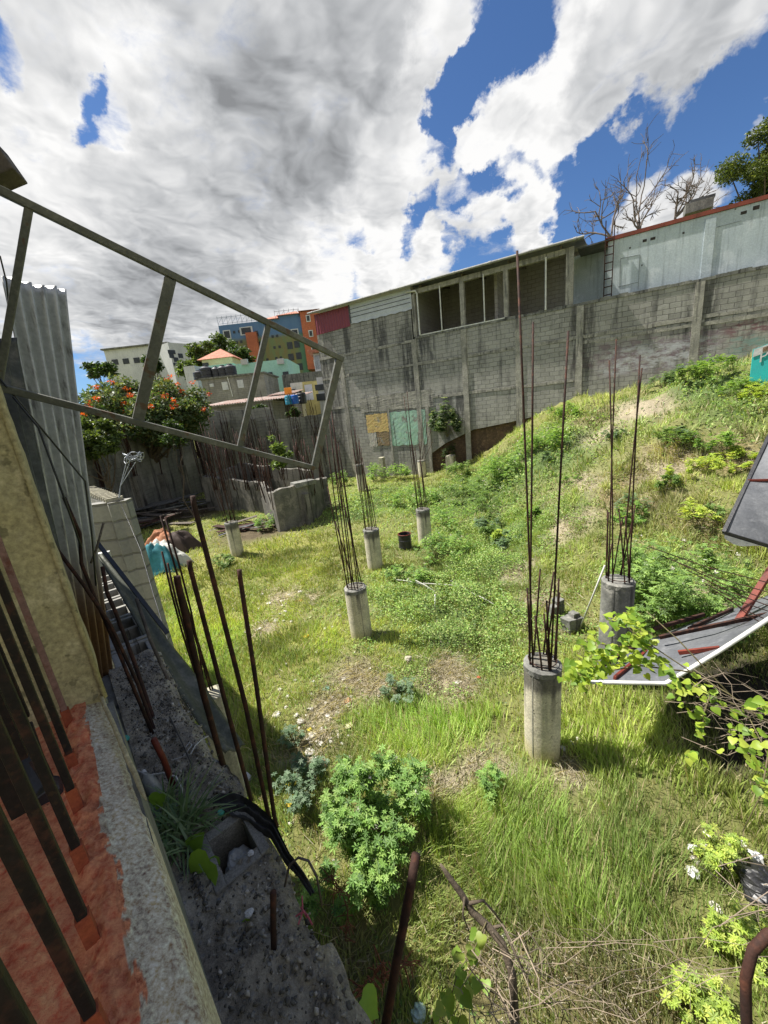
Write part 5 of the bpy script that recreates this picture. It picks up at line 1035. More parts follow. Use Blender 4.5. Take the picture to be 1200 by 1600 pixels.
# bent strip of flashing
def ribbon(pts, up, name, mat, label, cat, thick=.003):
    m = MB(); P_ = [(dep(*a), dep(*b)) for a, b in pts]; n = len(P_) - 1
    def fn(u, v): k = min(int(u * n), n - 1); f = u * n - k; a = P_[k][0] * (1 - f) + P_[k + 1][0] * f; b = P_[k][1] * (1 - f) + P_[k + 1][1] * f; return a * (1 - v) + b * v + np.array([0, 0, .012 * math.sin(v * 9)])
    m.grid(fn, n * 8, 8); o = m.build(name, mat, smooth=True); s_ = o.modifiers.new('t', 'SOLIDIFY'); s_.thickness = thick; tag(o, label, cat)
M_flash = rough_mat('greenish_flashing', [(.085, .09, .07), (.055, .06, .045), (.13, .13, .11)], 5, .6, 60, .002, metal=.2)
ribbon([((148, 862, 2.5), (160, 868, 2.55)), ((185, 925, 2.35), (215, 930, 2.45)), ((225, 995, 2.2), (262, 1000, 2.3)), ((270, 1070, 2.05), (312, 1062, 2.2)), ((312, 1135, 1.95), (350, 1118, 2.1)), ((352, 1178, 1.9), (384, 1165, 2.0))], 0, 'metal_flashing', M_flash, 'long bent greenish metal flashing sloping down past the ledge', 'metal strip')
m = MB(); m.bar(dep(152, 848, 2.3), dep(262, 990, 2.15), .022, .01); tag(m.build('steel_angle', M_blackp), 'dark steel angle lying over the metal flashing', 'steel bar')
m = MB(); m.box(dep(160, 880, 2.7), (.12, .05, .16), rz=.6, jit=.01); tag(m.build('plastic_scrap', M_white), 'white plastic piece wedged behind the metal flashing', 'scrap')
# bars rooted on the ledge's outer edge
GB = 'rusty bars rising from the ledge edge'
for (pts, r, lb) in ((((417, 1262), (383, 1100), (303, 788)), .0065, 'longest slender bar rising from the ledge edge, tip level with the tarp heap'), (((428, 1272), (400, 1067), (375, 902)), .0063, 'rightmost bar rising from the ledge edge with a bent tip'),
                     (((388, 1232), (350, 1090), (297, 887)), .0066, 'bar rising from the ledge edge left of the longest one'), (((345, 1182), (318, 1085), (278, 910)), .010, 'thick brown bar standing behind the metal flashing')):
    b0 = atz(*pts[0], 3.03); P_ = [b0 - [0, 0, .05]] + [upto(b0, *p) for p in pts]; P_.append(P_[-1] + [.002, .0, .02]); o = MB().tube(P_, r * b0_ if False else r, 8).build('rebar', M_rust, smooth=True); tag(o, lb, 'rebar', GB)
sb = dep(326, 1085, 2.9); st_ = thing('starter_bar_cluster', sb - [0, 0, 1.], 'pale concrete stub holding a bundle of thin bars behind the metal flashing', 'column stub')
MB().box(sb - [0, 0, .5], (.16, .16, 1.0), rz=.5, jit=.01).build('stub', M_conc, st_, bevel=.01)
for (x, y, x1) in ((253, 862, 305), (262, 880, 311), (266, 902, 316), (272, 905, 320), (283, 917, 325), (258, 808, 331), (251, 806, 326)):
    b0 = sb + [rnd.uniform(-.06, .06), rnd.uniform(-.06, .06), -.01]; rebar(b0, upto(b0, x, y), st_, .0075, .01)
m = MB(); b0 = dep(596, 1640, .86); m.tube([b0, dep(620, 1500, .88), dep(640, 1395, .9), dep(650, 1336, .905)], .0105, 10); tag(m.build('rebar', M_rust, smooth=True), 'thick rusty bar standing at the bottom middle of the view', 'rebar')
m = MB(); m.tube([dep(1172, 1660, .7), dep(1166, 1590, .7), dep(1165, 1530, .7), dep(1176, 1485, .7), dep(1200, 1460, .7), dep(1240, 1452, .7)], .0085, 10); tag(m.build('bent_rebar', M_rust, smooth=True), 'rusty bar bent into a hoop at the lower right corner', 'rebar')
m = MB(); b0 = atz(428, 1490, 3.02); m.tube([b0, upto(b0, 427, 1440), upto(b0, 427, 1394)], .0068, 8); tag(m.build('rebar', M_rust, smooth=True), 'short rusty stub bar sticking up from the ledge between the leaves', 'rebar')
m = MB(); b0 = atz(270, 1225, 3.035); m.tube([b0, upto(b0, 255, 1185), upto(b0, 240, 1155)], .009, 8); tag(m.build('rebar', M_rustred, smooth=True), 'red-brown bar lying across the pebbly ledge', 'rebar')

# small things on the ledge
def L_(px, py, dz=.0): return atz(px, py, 3.03 + dz)
m = MB(); c_ = L_(346, 1270, .004); m.lathe(c_, [(.010, 0), (.0105, .003), (.010, .007), (.006, .0075)], 20); tag(m.build('bottle_cap', rough_mat('mint_plastic', [(.08, .42, .33), (.07, .36, .28)], 4, .4, fine=.1)), 'mint green bottle cap beside the black cloth', 'bottle cap')
m = MB(); c_ = L_(196, 1156, .004); m.lathe(c_, [(.014, 0), (.015, .004), (.013, .010)], 16); tag(m.build('bottle_cap', MATS['mint_plastic']), 'green bottle cap by the sill on the pebbly ledge', 'bottle cap')
def crumple(c, r, mat, name, label, cat, group=None, flat=.5, seed=1, n=14, parent=None):
    m = MB(); c = np.asarray(c, float); q = np.random.default_rng(seed); off = q.random(3) * 50
    def fn(u, v):
        th = u * 2 * math.pi; ph = v * math.pi; d = np.array([math.cos(th) * math.sin(ph), math.sin(th) * math.sin(ph), -math.cos(ph)]); k = .55 + .9 * float(fbm(d[0] * 2.2 + off[0], d[1] * 2.2 + d[2] * 1.7 + off[1], 1, 3))
        if u > .999: d = np.array([math.sin(ph), 0, -math.cos(ph)]); k = .55 + .9 * float(fbm(d[0] * 2.2 + off[0], d[2] * 1.7 + off[1], 1, 3))
        return c + d * k * r * [1, 1, flat]
    m.grid(fn, n, n); o = m.build(name, mat, parent, smooth=False)
    if parent is None: tag(o, label, cat, group)
    return o
crumple(hp(.93, .125, -1.21), .05, M_white, 'plastic_bag', 'crumpled white plastic stuffed in the hollow block', 'plastic bag', flat=1.1, seed=3, n=22)
q_ = L_(393, 1336); crumple(q_ + [0, 0, .008], .008, M_white, 'pebble', 'white pebble on the ledge by the hanging leaf', 'stone', seed=5); 
q_ = L_(390, 1430); crumple(q_ + [0, 0, .008], .010, M_white, 'pebble', 'white angular pebble on the ledge left of the stub bar', 'stone', seed=6)
q_ = L_(402, 1527); crumple(q_ + [0, 0, .004], .009, rough_mat('brick_chip', [(.45, .25, .16), (.5, .3, .2)], 9), 'brick_chip', 'orange brick chip on the ledge under the big leaf', 'stone', seed=8)
mbt = thing('plastic_bottle', L_(238, 1225), 'dusty clear plastic bottle lying between the sill and the ledge', 'bottle'); b0 = L_(226, 1210, .02); b1 = L_(248, 1245, .02)
M_clear = rough_mat('dusty_bottle', [(.30, .31, .28), (.22, .23, .2)], 9, .25, fine=.2); MB().tube([b0, b0 + (b1 - b0) * .15, b0 + (b1 - b0) * .3, b1 - (b1 - b0) * .06, b1], [.008, .012, .021, .022, .016], 14).build('body', M_clear, mbt, smooth=True); MB().tube([b0 - (b1 - b0) * .12, b0], .0085, 12).build('cap', M_white, mbt)
m = MB(); m.tube([L_(268, 1188, .01), L_(285, 1183, .012), L_(298, 1178, .02), L_(305, 1165, .02), L_(316, 1155, .014), L_(326, 1150, .01)], .0022, 6); m.tube([L_(285, 1184, .01), L_(294, 1172, .018), L_(300, 1164, .02), L_(296, 1160, .02), L_(288, 1170, .014)], .002, 6); tag(m.build('string', M_white), 'knotted white string across the pebbles', 'string')
m = MB(); m.tube([L_(205, 1200, .01), L_(230, 1212, .03), L_(255, 1208, .04), L_(275, 1214, .04), L_(284, 1232, .03), L_(285, 1244, .01)], .0032, 7); tag(m.build('cable', M_white, smooth=True), 'short white cable loop over the plastic bottle', 'cable')
m = MB(); m.tube([L_(265, 1120, .02), L_(285, 1160, .03), L_(300, 1195, .03), L_(290, 1225, .02), L_(255, 1240, .01), L_(240, 1200, .02)], .003, 7); tag(m.build('cable', M_blackp, smooth=True), 'black cable loop lying on the pebbly ledge', 'cable')
# black cloth over the edge
m = MB(); q = [((322, 1248), (345, 1262)), ((345, 1238), (362, 1275)), ((375, 1242), (388, 1282)), ((402, 1258), (402, 1296)), ((428, 1282), (422, 1306)), ((452, 1330), (442, 1342)), ((476, 1362), (468, 1373)), ((492, 1392), (484, 1398))]
P_ = [(L_(*a, .02), L_(*b, .015)) for a, b in q]; nq = len(q) - 1
def clf(u, v): k = min(int(u * nq), nq - 1); f = u * nq - k; a = P_[k][0] * (1 - f) + P_[k + 1][0] * f; b = P_[k][1] * (1 - f) + P_[k + 1][1] * f; return a * (1 - v) + b * v + np.array([0, 0, -.01 + .009 * math.sin(v * 14 + u * 5) * math.sin(u * 3.1) + .012 * float(fbm(u * 20, v * 5, 1, 3))])
m.grid(clf, 60, 18); tag(m.build('black_cloth', rough_mat('dark_cloth', [(.022, .022, .022), (.04, .04, .038)], 20, .85, 300, .002), smooth=True), 'black cloth strip draped over the ledge edge', 'cloth')
m = MB(); m.tube([L_(445, 1385, .0), L_(452, 1352, .05), L_(466, 1340, .07), L_(482, 1345, .06), L_(495, 1370, .03), L_(503, 1415, -.1)], .003, 6); tag(m.build('cable', M_wood, smooth=True), 'thin bent vine stem arching over the ledge edge', 'stem')
m = MB(); m.tube([L_(472, 1400, .005), L_(473, 1425, .01), L_(466, 1445, .006)], .002, 5); m.tube([L_(470, 1418, .008), L_(480, 1430, .01), L_(488, 1445, .005)], .002, 5); m.tube([L_(462, 1432, .006), L_(474, 1424, .012), L_(480, 1434, .006)], .002, 5); tag(m.build('string', rough_mat('pink_twine', [(.4, .10, .12), (.3, .07, .09)], 9)), 'pink twist of twine on the ledge', 'string')
# heart leaves and stems
def heart(c, d, nrm, L, col, fold=.25):
    """one heart-shaped leaf with a raised midrib"""
    d = d / np.linalg.norm(d); nrm = nrm - d * nrm.dot(d); nrm /= np.linalg.norm(nrm); s_ = np.cross(d, nrm)
    prof_ = [(0.0, .0), (-.10, .22), (-.04, .40), (.14, .50), (.36, .46), (.6, .32), (.82, .13), (1.0, 0)]
    vs = []; fs = []; mid = [(0, 0), (.05, 0), (.12, 0), (.24, 0), (.42, 0), (.62, 0), (.82, 0), (1., 0)]
    for (x, _) in mid: vs.append(c + d * L * x + nrm * L * (-.10 * x * x))
    for sg_ in (1, -1):
        for (x, y) in prof_: vs.append(c + d * L * x + s_ * sg_ * L * y + nrm * L * (fold * y - .10 * x * x + .03 * math.sin(x * 20)))
    for g in (0, 1):
        o_ = 8 + 8 * g
        for i in range(7): f = (i, i + 1, o_ + i + 1, o_ + i); fs.append(f if g == 0 else f[::-1])
    return vs, fs, [col] * len(vs)
def leaf_thing(leaves, stems, name, label, cat, group=None, mat=None, sm=None, sr=.002):
    t = thing(name, stems[0][0], label, cat, group)
    for s_ in stems: MB().tube(s_, [sr * (1 - .5 * i / max(1, len(s_) - 1)) for i in range(len(s_))], 6).build('stem', sm or M_stem, t, smooth=True)
    big = leaves if len(leaves) <= 40 else []
    for (v, f, c) in big: m = MB(); m.add(v, f); m.c = list(c); m.build('leaf', mat or M_vine, t, smooth=True)
    if not big:
        m = MB()
        for (v, f, c) in leaves: m.add(v, f); m.c += list(c)
        o = m.build('foliage', mat or M_vine, t, smooth=True)
    return t
M_stem = rough_mat('green_brown_stem', [(.10, .09, .04), (.14, .12, .06), (.08, .05, .03)], 20, .7)
G1, G2, G3 = (.22, .38, .06), (.15, .28, .05), (.22, .32, .05)
def lf(x, y, d, ax_, ay_, L, col, up=(0, 0, 1)): c = dep(x, y, d); tip = dep(ax_, ay_, d); dd = tip - c; nr = (EYE - c) / np.linalg.norm(EYE - c) * .8 + np.array(up) * .6; return heart(c, dd, nr, L, col)
leaf_thing([lf(328, 1345, 1.0, 298, 1402, .105, G1), lf(322, 1350, 1.02, 345, 1395, .06, G2), lf(300, 1330, 1.05, 318, 1300, .06, G2), lf(380, 1385, .98, 398, 1410, .055, G1), lf(405, 1455, .9, 378, 1520, .10, G1), lf(470, 1480, .9, 495, 1500, .05, G1), (lf(505, 1555, .84, 498, 1612, .075, G1)), lf(565, 1560, .84, 592, 1590, .06, G1), lf(250, 1240, 1.15, 245, 1262, .055, G2), lf(465, 1482, .9, 452, 1496, .03, G2)],
           [[dep(300, 1345, 1.08), dep(340, 1370, 1.0), dep(375, 1425, .95), dep(420, 1480, .9), dep(470, 1530, .87), dep(550, 1600, .82), dep(580, 1630, .8)], [dep(420, 1480, .9), dep(400, 1460, .9)], [dep(425, 1485, .9), dep(440, 1550, .88), dep(465, 1610, .85)], [dep(350, 1385, .98), dep(376, 1388, .98)]], 'vine', 'heart-leaved green vine creeping along the dark ledge', 'vine')
# spiky plant
def blades(base_f, n, L, wd, cols, lean=(.3, 1.2), droop=.5, seg=4):
    vs = []; fs = []; cs = []
    for i in range(n):
        b = base_f(); a = rnd.uniform(0, 6.28); ln = rnd.uniform(*lean); d = np.array([math.cos(a) * ln, math.sin(a) * ln, 1.]); d /= np.linalg.norm(d); s_ = np.array([-math.sin(a), math.cos(a), 0]); l_ = L * rnd.uniform(.5, 1.1); p = b; col = np.array(cols[rnd.randrange(len(cols))]) * rnd.uniform(.8, 1.2); k0 = len(vs)
        for k in range(seg + 1):
            w_ = wd * (1 - (k / seg) ** 2) * .5 + .0002; vs += [p - s_ * w_, p + s_ * w_]; cs += [col, col]; d = d + np.array([0, 0, -droop / seg]); d /= np.linalg.norm(d); p = p + d * l_ / seg
        for k in range(seg): fs.append((k0 + 2 * k, k0 + 2 * k + 1, k0 + 2 * k + 3, k0 + 2 * k + 2))
    return vs, fs, cs
pl = thing('spiky_plant', L_(275, 1290), 'grassy plant with narrow grey-green leaves growing out of the ledge beside the sill', 'plant')
v, f, c = blades(lambda: L_(rnd.uniform(248, 308), rnd.uniform(1262, 1330), .0), 150, .16, .0065, [(.14, .22, .09), (.20, .27, .13), (.10, .17, .06)], (.3, 1.5), .9); m = MB(); m.add(v, f); m.c = list(c); m.build('foliage', M_gloss, pl)
# ------------------------------------------------------------------ shrubs
GS = 'shrubs growing in the lot'
def shrub(px, py, rx, h, n, size, cols, label, flowers=0, group=GS, at=None, mat=None, name='shrub', stems=12, fcol=((.75, .75, .7), (.6, .55, .6)), aspect=.36, lobes=16):
    b = ground_at(px, py) if at is None else np.array(at, float); t = thing(name, b, label, 'shrub', group); cs = []; rs = []
    for k in range(lobes):
        a = rnd.uniform(0, 6.28); r = rx * math.sqrt(rnd.random()) * .95; hh = h * rnd.uniform(.25, 1.) * (1 - .35 * (r / rx)); cs.append(b + [math.cos(a) * r, math.sin(a) * r, hh]); rs.append(rx * rnd.uniform(.16, .34))
    nw = max(6, int(n / 60)); W0 = []                     # whorls of five to seven leaflets on upright sprigs
    for k in range(int(n / 6.5)):
        i = rng.integers(0, lobes); d = rng.normal(size=3); d /= np.linalg.norm(d); r_ = rng.random() ** .55; W0.append(cs[i] + d * rs[i] * r_ * np.array([1.1, 1.1, 1.0]) + [0, 0, .25 * h * rng.random() ** 3])
    W0 = np.array(W0); q = 6; th0 = rng.uniform(0, 6.28, len(W0)); til = rng.normal(size=(len(W0), 2)) * .35
    cen_ = np.repeat(W0, q, 0); th = np.repeat(th0, q) + np.tile(np.arange(q) * 6.283 / q, len(W0)); tl = np.repeat(til, q, 0)
    dr = np.stack([np.cos(th), np.sin(th), .15 + tl[:, 0] * np.cos(th) + tl[:, 1] * np.sin(th)], 1); dr /= np.linalg.norm(dr, axis=1)[:, None]; sdv = np.stack([-np.sin(th), np.cos(th), np.zeros(len(th))], 1)
    Ls = (np.repeat(rng.uniform(.55, 1.25, len(W0)), q) * size)[:, None]; Wd = Ls * aspect * .5
    V = np.stack([cen_, cen_ + dr * Ls * .5 + sdv * Wd + [0, 0, .1] * Ls, cen_ + dr * Ls - [0, 0, .15] * Ls, cen_ + dr * Ls * .5 - sdv * Wd + [0, 0, .1] * Ls], 1).reshape(-1, 3); bq = np.arange(len(th))[:, None] * 4; Fc = np.concatenate([bq + [0, 1, 2], bq + [0, 2, 3]], 0)
    C = np.array(cols)[np.repeat(rng.integers(0, len(cols), len(W0)), q)] * np.repeat(rng.uniform(.75, 1.25, (len(W0), 1)), q, 0); C = np.repeat(C, 4, 0); V[:, 2] = np.maximum(V[:, 2], np.repeat(terr(V[:, 0], V[:, 1]), 1)); mesh_obj('foliage', V, Fc, mat or M_leaf, t, cols=C)
    m = MB()
    for k in range(min(stems, lobes)): mid = (b + cs[k]) / 2 + rng.normal(size=3) * rx * .08; m.tube([b + [rnd.uniform(-.05, .05), rnd.uniform(-.05, .05), -.03], mid, cs[k]], [.008, .006, .003], 5)
    m.build('stem', M_stem, t)
    if flowers:
        P0 = [cs[k % lobes] + np.array([rnd.uniform(-1, 1), rnd.uniform(-1, 1), rnd.uniform(.5, 1.1)]) * rs[k % lobes] for k in range(flowers)]
        V, Fc, C = leaf_cloud(clumps(P0, [.014 + size * .22] * flowers, .8), flowers * 16, .012 + size * .18, list(fcol), aspect=.7); mesh_obj('blossom', V, Fc, M_leaf, t, cols=C)
    return t
BG = [(.21, .36, .08), (.15, .28, .065), (.28, .42, .11), (.10, .19, .05)]; GG = [(.15, .24, .13), (.21, .29, .19), (.10, .17, .09)]; YG = [(.36, .48, .08), (.45, .52, .11), (.24, .34, .07)]; MG = [(.15, .25, .07), (.20, .30, .09), (.09, .16, .045)]
shrub(592, 1310, .5, .75, 12000, .048, BG, 'big bright green spider-flower shrub beyond the ledge, upper clump', 9, lobes=18)
shrub(548, 1415, .38, .42, 5500, .042, BG, 'lower bright green clump just in front of the big spider-flower shrub', 5, lobes=14)
shrub(480, 1240, .3, .42, 3000, .036, GG, 'grey-green thistle with small yellow flowers near the hanging cloth', 5, fcol=((.6, .5, .05), (.7, .55, .08)))
shrub(458, 1165, .16, .25, 900, .032, GG, 'small grey-green weed in the littered patch')
shrub(622, 1095, .26, .3, 1700, .036, GG, 'dusty grey-green weed below the white round stone')
shrub(770, 1245, .2, .3, 1100, .036, BG, 'small fresh green shrub on the bare patch left of the nearest column')
shrub(1045, 965, 1.0, 1.1, 17000, .06, [(.20, .33, .09), (.27, .40, .12), (.12, .20, .06)], 'wide leafy shrub with white blossoms behind the fallen awning', 34, lobes=30)
shrub(980, 905, .5, .45, 3500, .045, BG, 'low green weeds behind the weathered dark column')
shrub(1125, 1360, .2, .35, 1600, .036, YG, 'yellow-green shrub above the white plastic bag', 9)
shrub(1165, 1500, .26, .35, 2300, .036, YG, 'glowing yellow-green shrub in the lower right corner', 0)
shrub(1080, 1590, .2, .3, 1500, .036, YG, 'yellow-green plants at the very bottom right', 0)
shrub(1110, 705, .5, .5, 2200, .06, BG, 'dark green shrub high on the bank below the turquoise sign', 0)
shrub(1033, 607, .5, .55, 1800, .08, GG, 'bluish bush at the foot of the wall on the bank', 0); shrub(1074, 600, .35, .7, 1800, .07, MG, 'upright bush at the wall foot right of the bluish one', 0)
shrub(1115, 592, .7, .7, 3600, .07, BG, 'tall weeds on top of the bank left of the turquoise sign', 0, lobes=18); shrub(1195, 622, .6, .4, 2300, .07, YG, 'yellow weeds in front of the turquoise sign', 0); shrub(1102, 740, .45, .4, 1800, .06, YG, 'round yellow-green bush in the middle of the bank', 0)
for (px, py, rx, h, lb) in ((590, 752, .75, 1.0, 'bushy weeds at the foot of the wall under the yellow patch'), (626, 750, .7, 1.0, 'bushy weeds at the wall foot under the green square'), (650, 790, .9, .8, 'flowering weeds left of the short thick column'), (735, 775, 1.1, .9, 'flowering weeds right of the short thick column'), (705, 820, .9, .7, 'flowering weeds behind the column with the black drum'), (760, 800, 1.2, .9, 'broad clump of flowering weeds where the bank starts'), (800, 745, 1.1, .8, 'clump of white-flowered weeds on the lower bank'), (855, 705, 1., .7, 'upper clump of white-flowered weeds on the bank'), (700, 870, .8, .6, 'leafy weeds right of the column beside the drum'), (535, 760, .7, .8, 'weeds between the broken tank and the far column'), (720, 745, .8, .7, 'weeds below the glossy bush'), (415, 830, .5, .6, 'green shrub at the foot of the broken tank'), (352, 885, .35, .35, 'low weeds at the foot of the left column'), (885, 655, .7, .6, 'bushes under the end of the wall footing'), (640, 905, .5, .3, 'low dark weeds in front of the black drum')):
    shrub(px, py, rx, h, int(4200 * rx), .075 if py < 800 else .06, BG if rnd.random() < .6 else MG, lb, int(16 * rx), lobes=16)
qq = W(702, 672) - .35 * WN; shrub(0, 0, .85, 1.7, 5200, .15, [(.06, .11, .04), (.10, .16, .06), (.34, .40, .30), (.03, .06, .02)], 'glossy dark bush growing out of the block wall beside the green square', at=(qq[0], qq[1], qq[2] - .3), mat=M_gloss, group=None)
qq = W(708, 715) - .3 * WN; shrub(0, 0, .5, .9, 1200, .10, [(.03, .05, .02), (.05, .08, .03)], 'dark hanging roots and leaves under the glossy bush', at=(qq[0], qq[1], qq[2] - .1), group=None)
for k in range(30):                                   # scattered weeds break up the bank
    px, py = rnd.uniform(760, 1190), rnd.uniform(600, 860)
    if py < 735 - (px - 740) * .33 + 15: continue
    g_ = ground_at(px, py); shrub(px, py, rnd.uniform(.2, .5), rnd.uniform(.25, .55), rnd.randrange(500, 1400), rnd.uniform(.05, .08), [BG, MG, YG, GG][k % 4], 'low weed clump scattered on the grassy bank', 0, group='low weed clumps on the bank', lobes=9, stems=5)
# dry fern at the ledge foot
fb_ = ground_at(545, 1440); t = thing('dry_fern', fb_, 'brown dried fern fronds at the foot of the ledge', 'fern')
for (x, y, x2, y2) in ((530, 1400, 515, 1365), (540, 1470, 545, 1400), (575, 1545, 600, 1500), (600, 1530, 650, 1500), (560, 1540, 590, 1560)):
    p, q = dep(x, y, 2.2 if y > 1480 else 3.0), dep(x2, y2, 2.3 if y > 1480 else 3.1); m = MB(); m.tube([p, (p + q) / 2 + [0, 0, .02], q], .003, 5)
    for k in range(26): c_ = p + (q - p) * k / 26; o2 = rng.normal(size=3) * .04; m.tube([c_, c_ + o2, c_ + o2 * 1.3 + [0, 0, -.02]], [.003, .004, .002], 4)
    m.build('frond', rough_mat('dead_frond', [(.16, .06, .03), (.10, .04, .02)], 9) if 'dead_frond' not in MATS else MATS['dead_frond'], t)

# ------------------------------------------------------------------ things lying in the lot
GLT = 'scraps of litter in the grass'
litter = [(470, 925, .1), (478, 930, .06), (432, 970, .13), (415, 972, .1), (405, 985, .12), (385, 990, .12), (440, 940, .08), (420, 945, .09), (410, 930, .08), (520, 980, .05), (495, 1020, .06), (447, 1038, .06), (538, 1063, .07), (560, 1065, .05), (512, 1120, .08), (470, 1130, .1), (432, 1120, .1), (528, 1115, .06), (545, 1100, .07), (488, 1150, .09), (500, 1165, .07), (485, 1180, .11), (490, 1190, .09), (470, 1140, .07), (463, 1120, .06), (592, 1090, .05), (612, 1100, .05), (450, 1090, .06), (555, 1020, .04), (640, 1035, .06),
          (715, 1068, .1), (730, 1062, .06), (765, 1000, .06), (785, 932, .08), (660, 990, .05), (893, 1165, .05), (903, 1158, .05), (880, 1170, .06), (700, 1205, .04), (640, 1200, .04), (655, 1335, .05), (1120, 1100, .05), (1085, 1350, .06), (1110, 1420, .1), (930, 1445, .05), (790, 1475, .05), (530, 1290, .06), (545, 1185, .06), (455, 1290, .05), (520, 1300, .05)]
litter += [(rnd.gauss(500, 45), rnd.gauss(1115, 45), rnd.uniform(.03, .06)) for k in range(55)] + [(rnd.gauss(430, 40), rnd.gauss(960, 22), rnd.uniform(.04, .08)) for k in range(22)] + [(rnd.uniform(560, 760), rnd.uniform(1030, 1110), rnd.uniform(.02, .045)) for k in range(16)]
proto = None
M_off = rough_mat('dirty_white_scrap', [(.48, .46, .41), (.36, .34, .30), (.26, .24, .2)], 5, .7, 30, .004)
for k, (px, py, r) in enumerate(litter):
    p = ground_at(px, py); kk = k % 4
    if k < 4:
        o = crumple(p + [0, 0, r * .15], r * .6, M_off, 'litter_scrap', 'small dirty pale scrap of plastic or paper in the grass', 'litter', GLT, .28, 20 + k, 8)
        if proto is None: proto = []
        proto.append((o, r))
    else:
        src, r0 = proto[kk]; o = src.copy(); COL.objects.link(o); o.location = tuple(p + [0, 0, .0]); s_ = r / r0 * rnd.uniform(.8, 1.1); o.scale = (s_, s_, s_ * rnd.uniform(.5, 1.2)); o.rotation_euler = (rnd.uniform(-.3, .3), rnd.uniform(-.3, .3), rnd.uniform(0, 6.28))
p = ground_at(638, 1035); crumple(p + [0, 0, .05], .06, M_conc, 'stone', 'round pale stone in the shade right of the slim middle column', 'stone', None, .8, 77, 14)
def scrap(px, py, size, col, name, label, cat, flat=.3, seed=5): crumple(ground_at(px, py) + [0, 0, size * .25], size, rough_mat(name + str(seed), [col, tuple(c * .7 for c in col)], 8, .5, fine=.15), name, label, cat, None, flat, seed)
scrap(470, 940, .05, (.65, .17, .1), 'plastic_wrapper', 'red and orange wrapper in the grass near the rear of the clearing', 'wrapper', seed=31); scrap(479, 996, .055, (.75, .48, .02), 'paper_scrap', 'yellow paper scrap left of the slim middle column', 'paper', seed=32)
scrap(748, 1060, .03, (.45, .08, .06), 'plastic_wrapper', 'small red wrapper by the dry patch right of center', 'wrapper', seed=33); scrap(510, 1078, .055, (.16, .30, .24), 'plastic_bottle', 'flattened pale green bottle in the littered patch', 'bottle', seed=34); scrap(503, 1200, .07, (.30, .14, .07), 'brick_piece', 'brown brick piece below the littered patch', 'brick', .6, 35)
scrap(545, 1098, .06, (.32, .17, .07), 'brick_piece', 'orange-brown tile piece in the littered patch', 'brick', .4, 36); scrap(485, 1143, .035, (.6, .5, .05), 'paper_scrap', 'small yellow scrap under the grey-green weed', 'paper', .3, 37); scrap(545, 1135, .055, (.45, .43, .25), 'cardboard', 'pale yellow card piece in the littered patch', 'cardboard', .2, 38)
crumple(ground_at(1083, 1335) + [0, 0, .05], .04, M_white, 'plastic_bag', 'white knotted plastic bag at the yellow-green shrub', 'plastic bag', None, .9, 41, 22); crumple(ground_at(1082, 1370) + [0, 0, .03], .05, M_white, 'plastic_bag', 'flattened white plastic bag below the knotted one', 'plastic bag', None, .5, 42, 20)
crumple(ground_at(1190, 1400) + [0, 0, .1], .17, M_blackp, 'rubbish_bag', 'shiny black rubbish bag at the right edge', 'rubbish bag', None, .7, 43, 30); crumple(ground_at(1178, 1345) + [0, 0, .05], .055, M_white, 'plastic_bag', 'white plastic sheet lying against the black rubbish bag', 'plastic bag', None, .4, 44, 16)
crumple(ground_at(655, 1592) + [0, 0, .05], .05, rough_mat('bottle_green', [(.35, .45, .42), (.25, .35, .3)], 9, .3), 'plastic_bag', 'pale translucent bag at the bottom by the thick rusty bar', 'plastic bag', None, .8, 45, 16); crumple(ground_at(384, 1222) + [0, 0, .05], .08, M_white, 'paper_box', 'white crushed box in the grass behind the ledge bars', 'box', None, .7, 46, 5)
M_dpvc = rough_mat('dirty_pipe', [(.42, .42, .38), (.3, .3, .26)], 5, .6)
# pvc pipes
GP = 'thin white pipes lying in the weeds'
for (a, b, lb) in (((620, 912), (662, 921), 'thin white pipe lying left in the weeds'), ((650, 914), (680, 932), 'thin white pipe crossing the left one'), ((662, 919), (735, 925), 'thin white pipe stretching right between the others'), ((705, 914), (738, 935), 'thin white pipe half hidden in the weeds'), ((735, 932), (775, 955), 'thin white pipe nearest the bank')):
    p, q = ground_at(*a) + [0, 0, .1], ground_at(*b) + [0, 0, .1]; tag(MB().tube([p, (p + q) / 2 + [0, 0, .02], q], .012, 7).build('white_pipe', M_dpvc, smooth=True), lb, 'pipe', GP)
p = ground_at(680, 958); tag(MB().tube([p, upto(p, 680, 929)], .017, 7).build('white_pipe', M_pvc, smooth=True), 'thin white pipe standing upright in the weeds', 'pipe', GP)
p = ground_at(905, 985); q = p + (c6 - p) * .8; q[2] = 1.6; tag(MB().tube([p, dep(945, 884, 5.6)], .013, 7).build('white_pole', M_pvc, smooth=True), 'white pole leaning against the weathered dark column', 'pole')
# drum
p = ground_at(634, 858); t = thing('metal_drum', p, 'small open black drum with rusty rim beside a column', 'drum'); MB().lathe(p, [(.19, 0), (.195, .1), (.19, .12), (.19, .28), (.2, .3), (.19, .32), (.19, .48), (.175, .48), (.172, .12)], 24).build('body', M_blackp, t); m = MB(); m.tube([p + [.187 * math.cos(k * math.pi / 12), .187 * math.sin(k * math.pi / 12), .485] for k in range(25)], .012, 6, cap=False); m.build('rim', M_rustred, t)
# blocks near the vine
for (px, py, lb) in ((893, 985, 'broken concrete block lying left of the weathered dark column'), (868, 965, 'mossy concrete lump with short bars behind the nearest column')):
    p = ground_at(px, py); m = MB(); m.box(p + [0, 0, .12], (.32, .2, .26), rz=rnd.uniform(.2, 1), jit=.03); m.box(p + [.05, .03, .28], (.16, .14, .1), rz=.5, jit=.02); tag(m.build('concrete_block', M_concdark, bevel=.01), lb, 'concrete block')
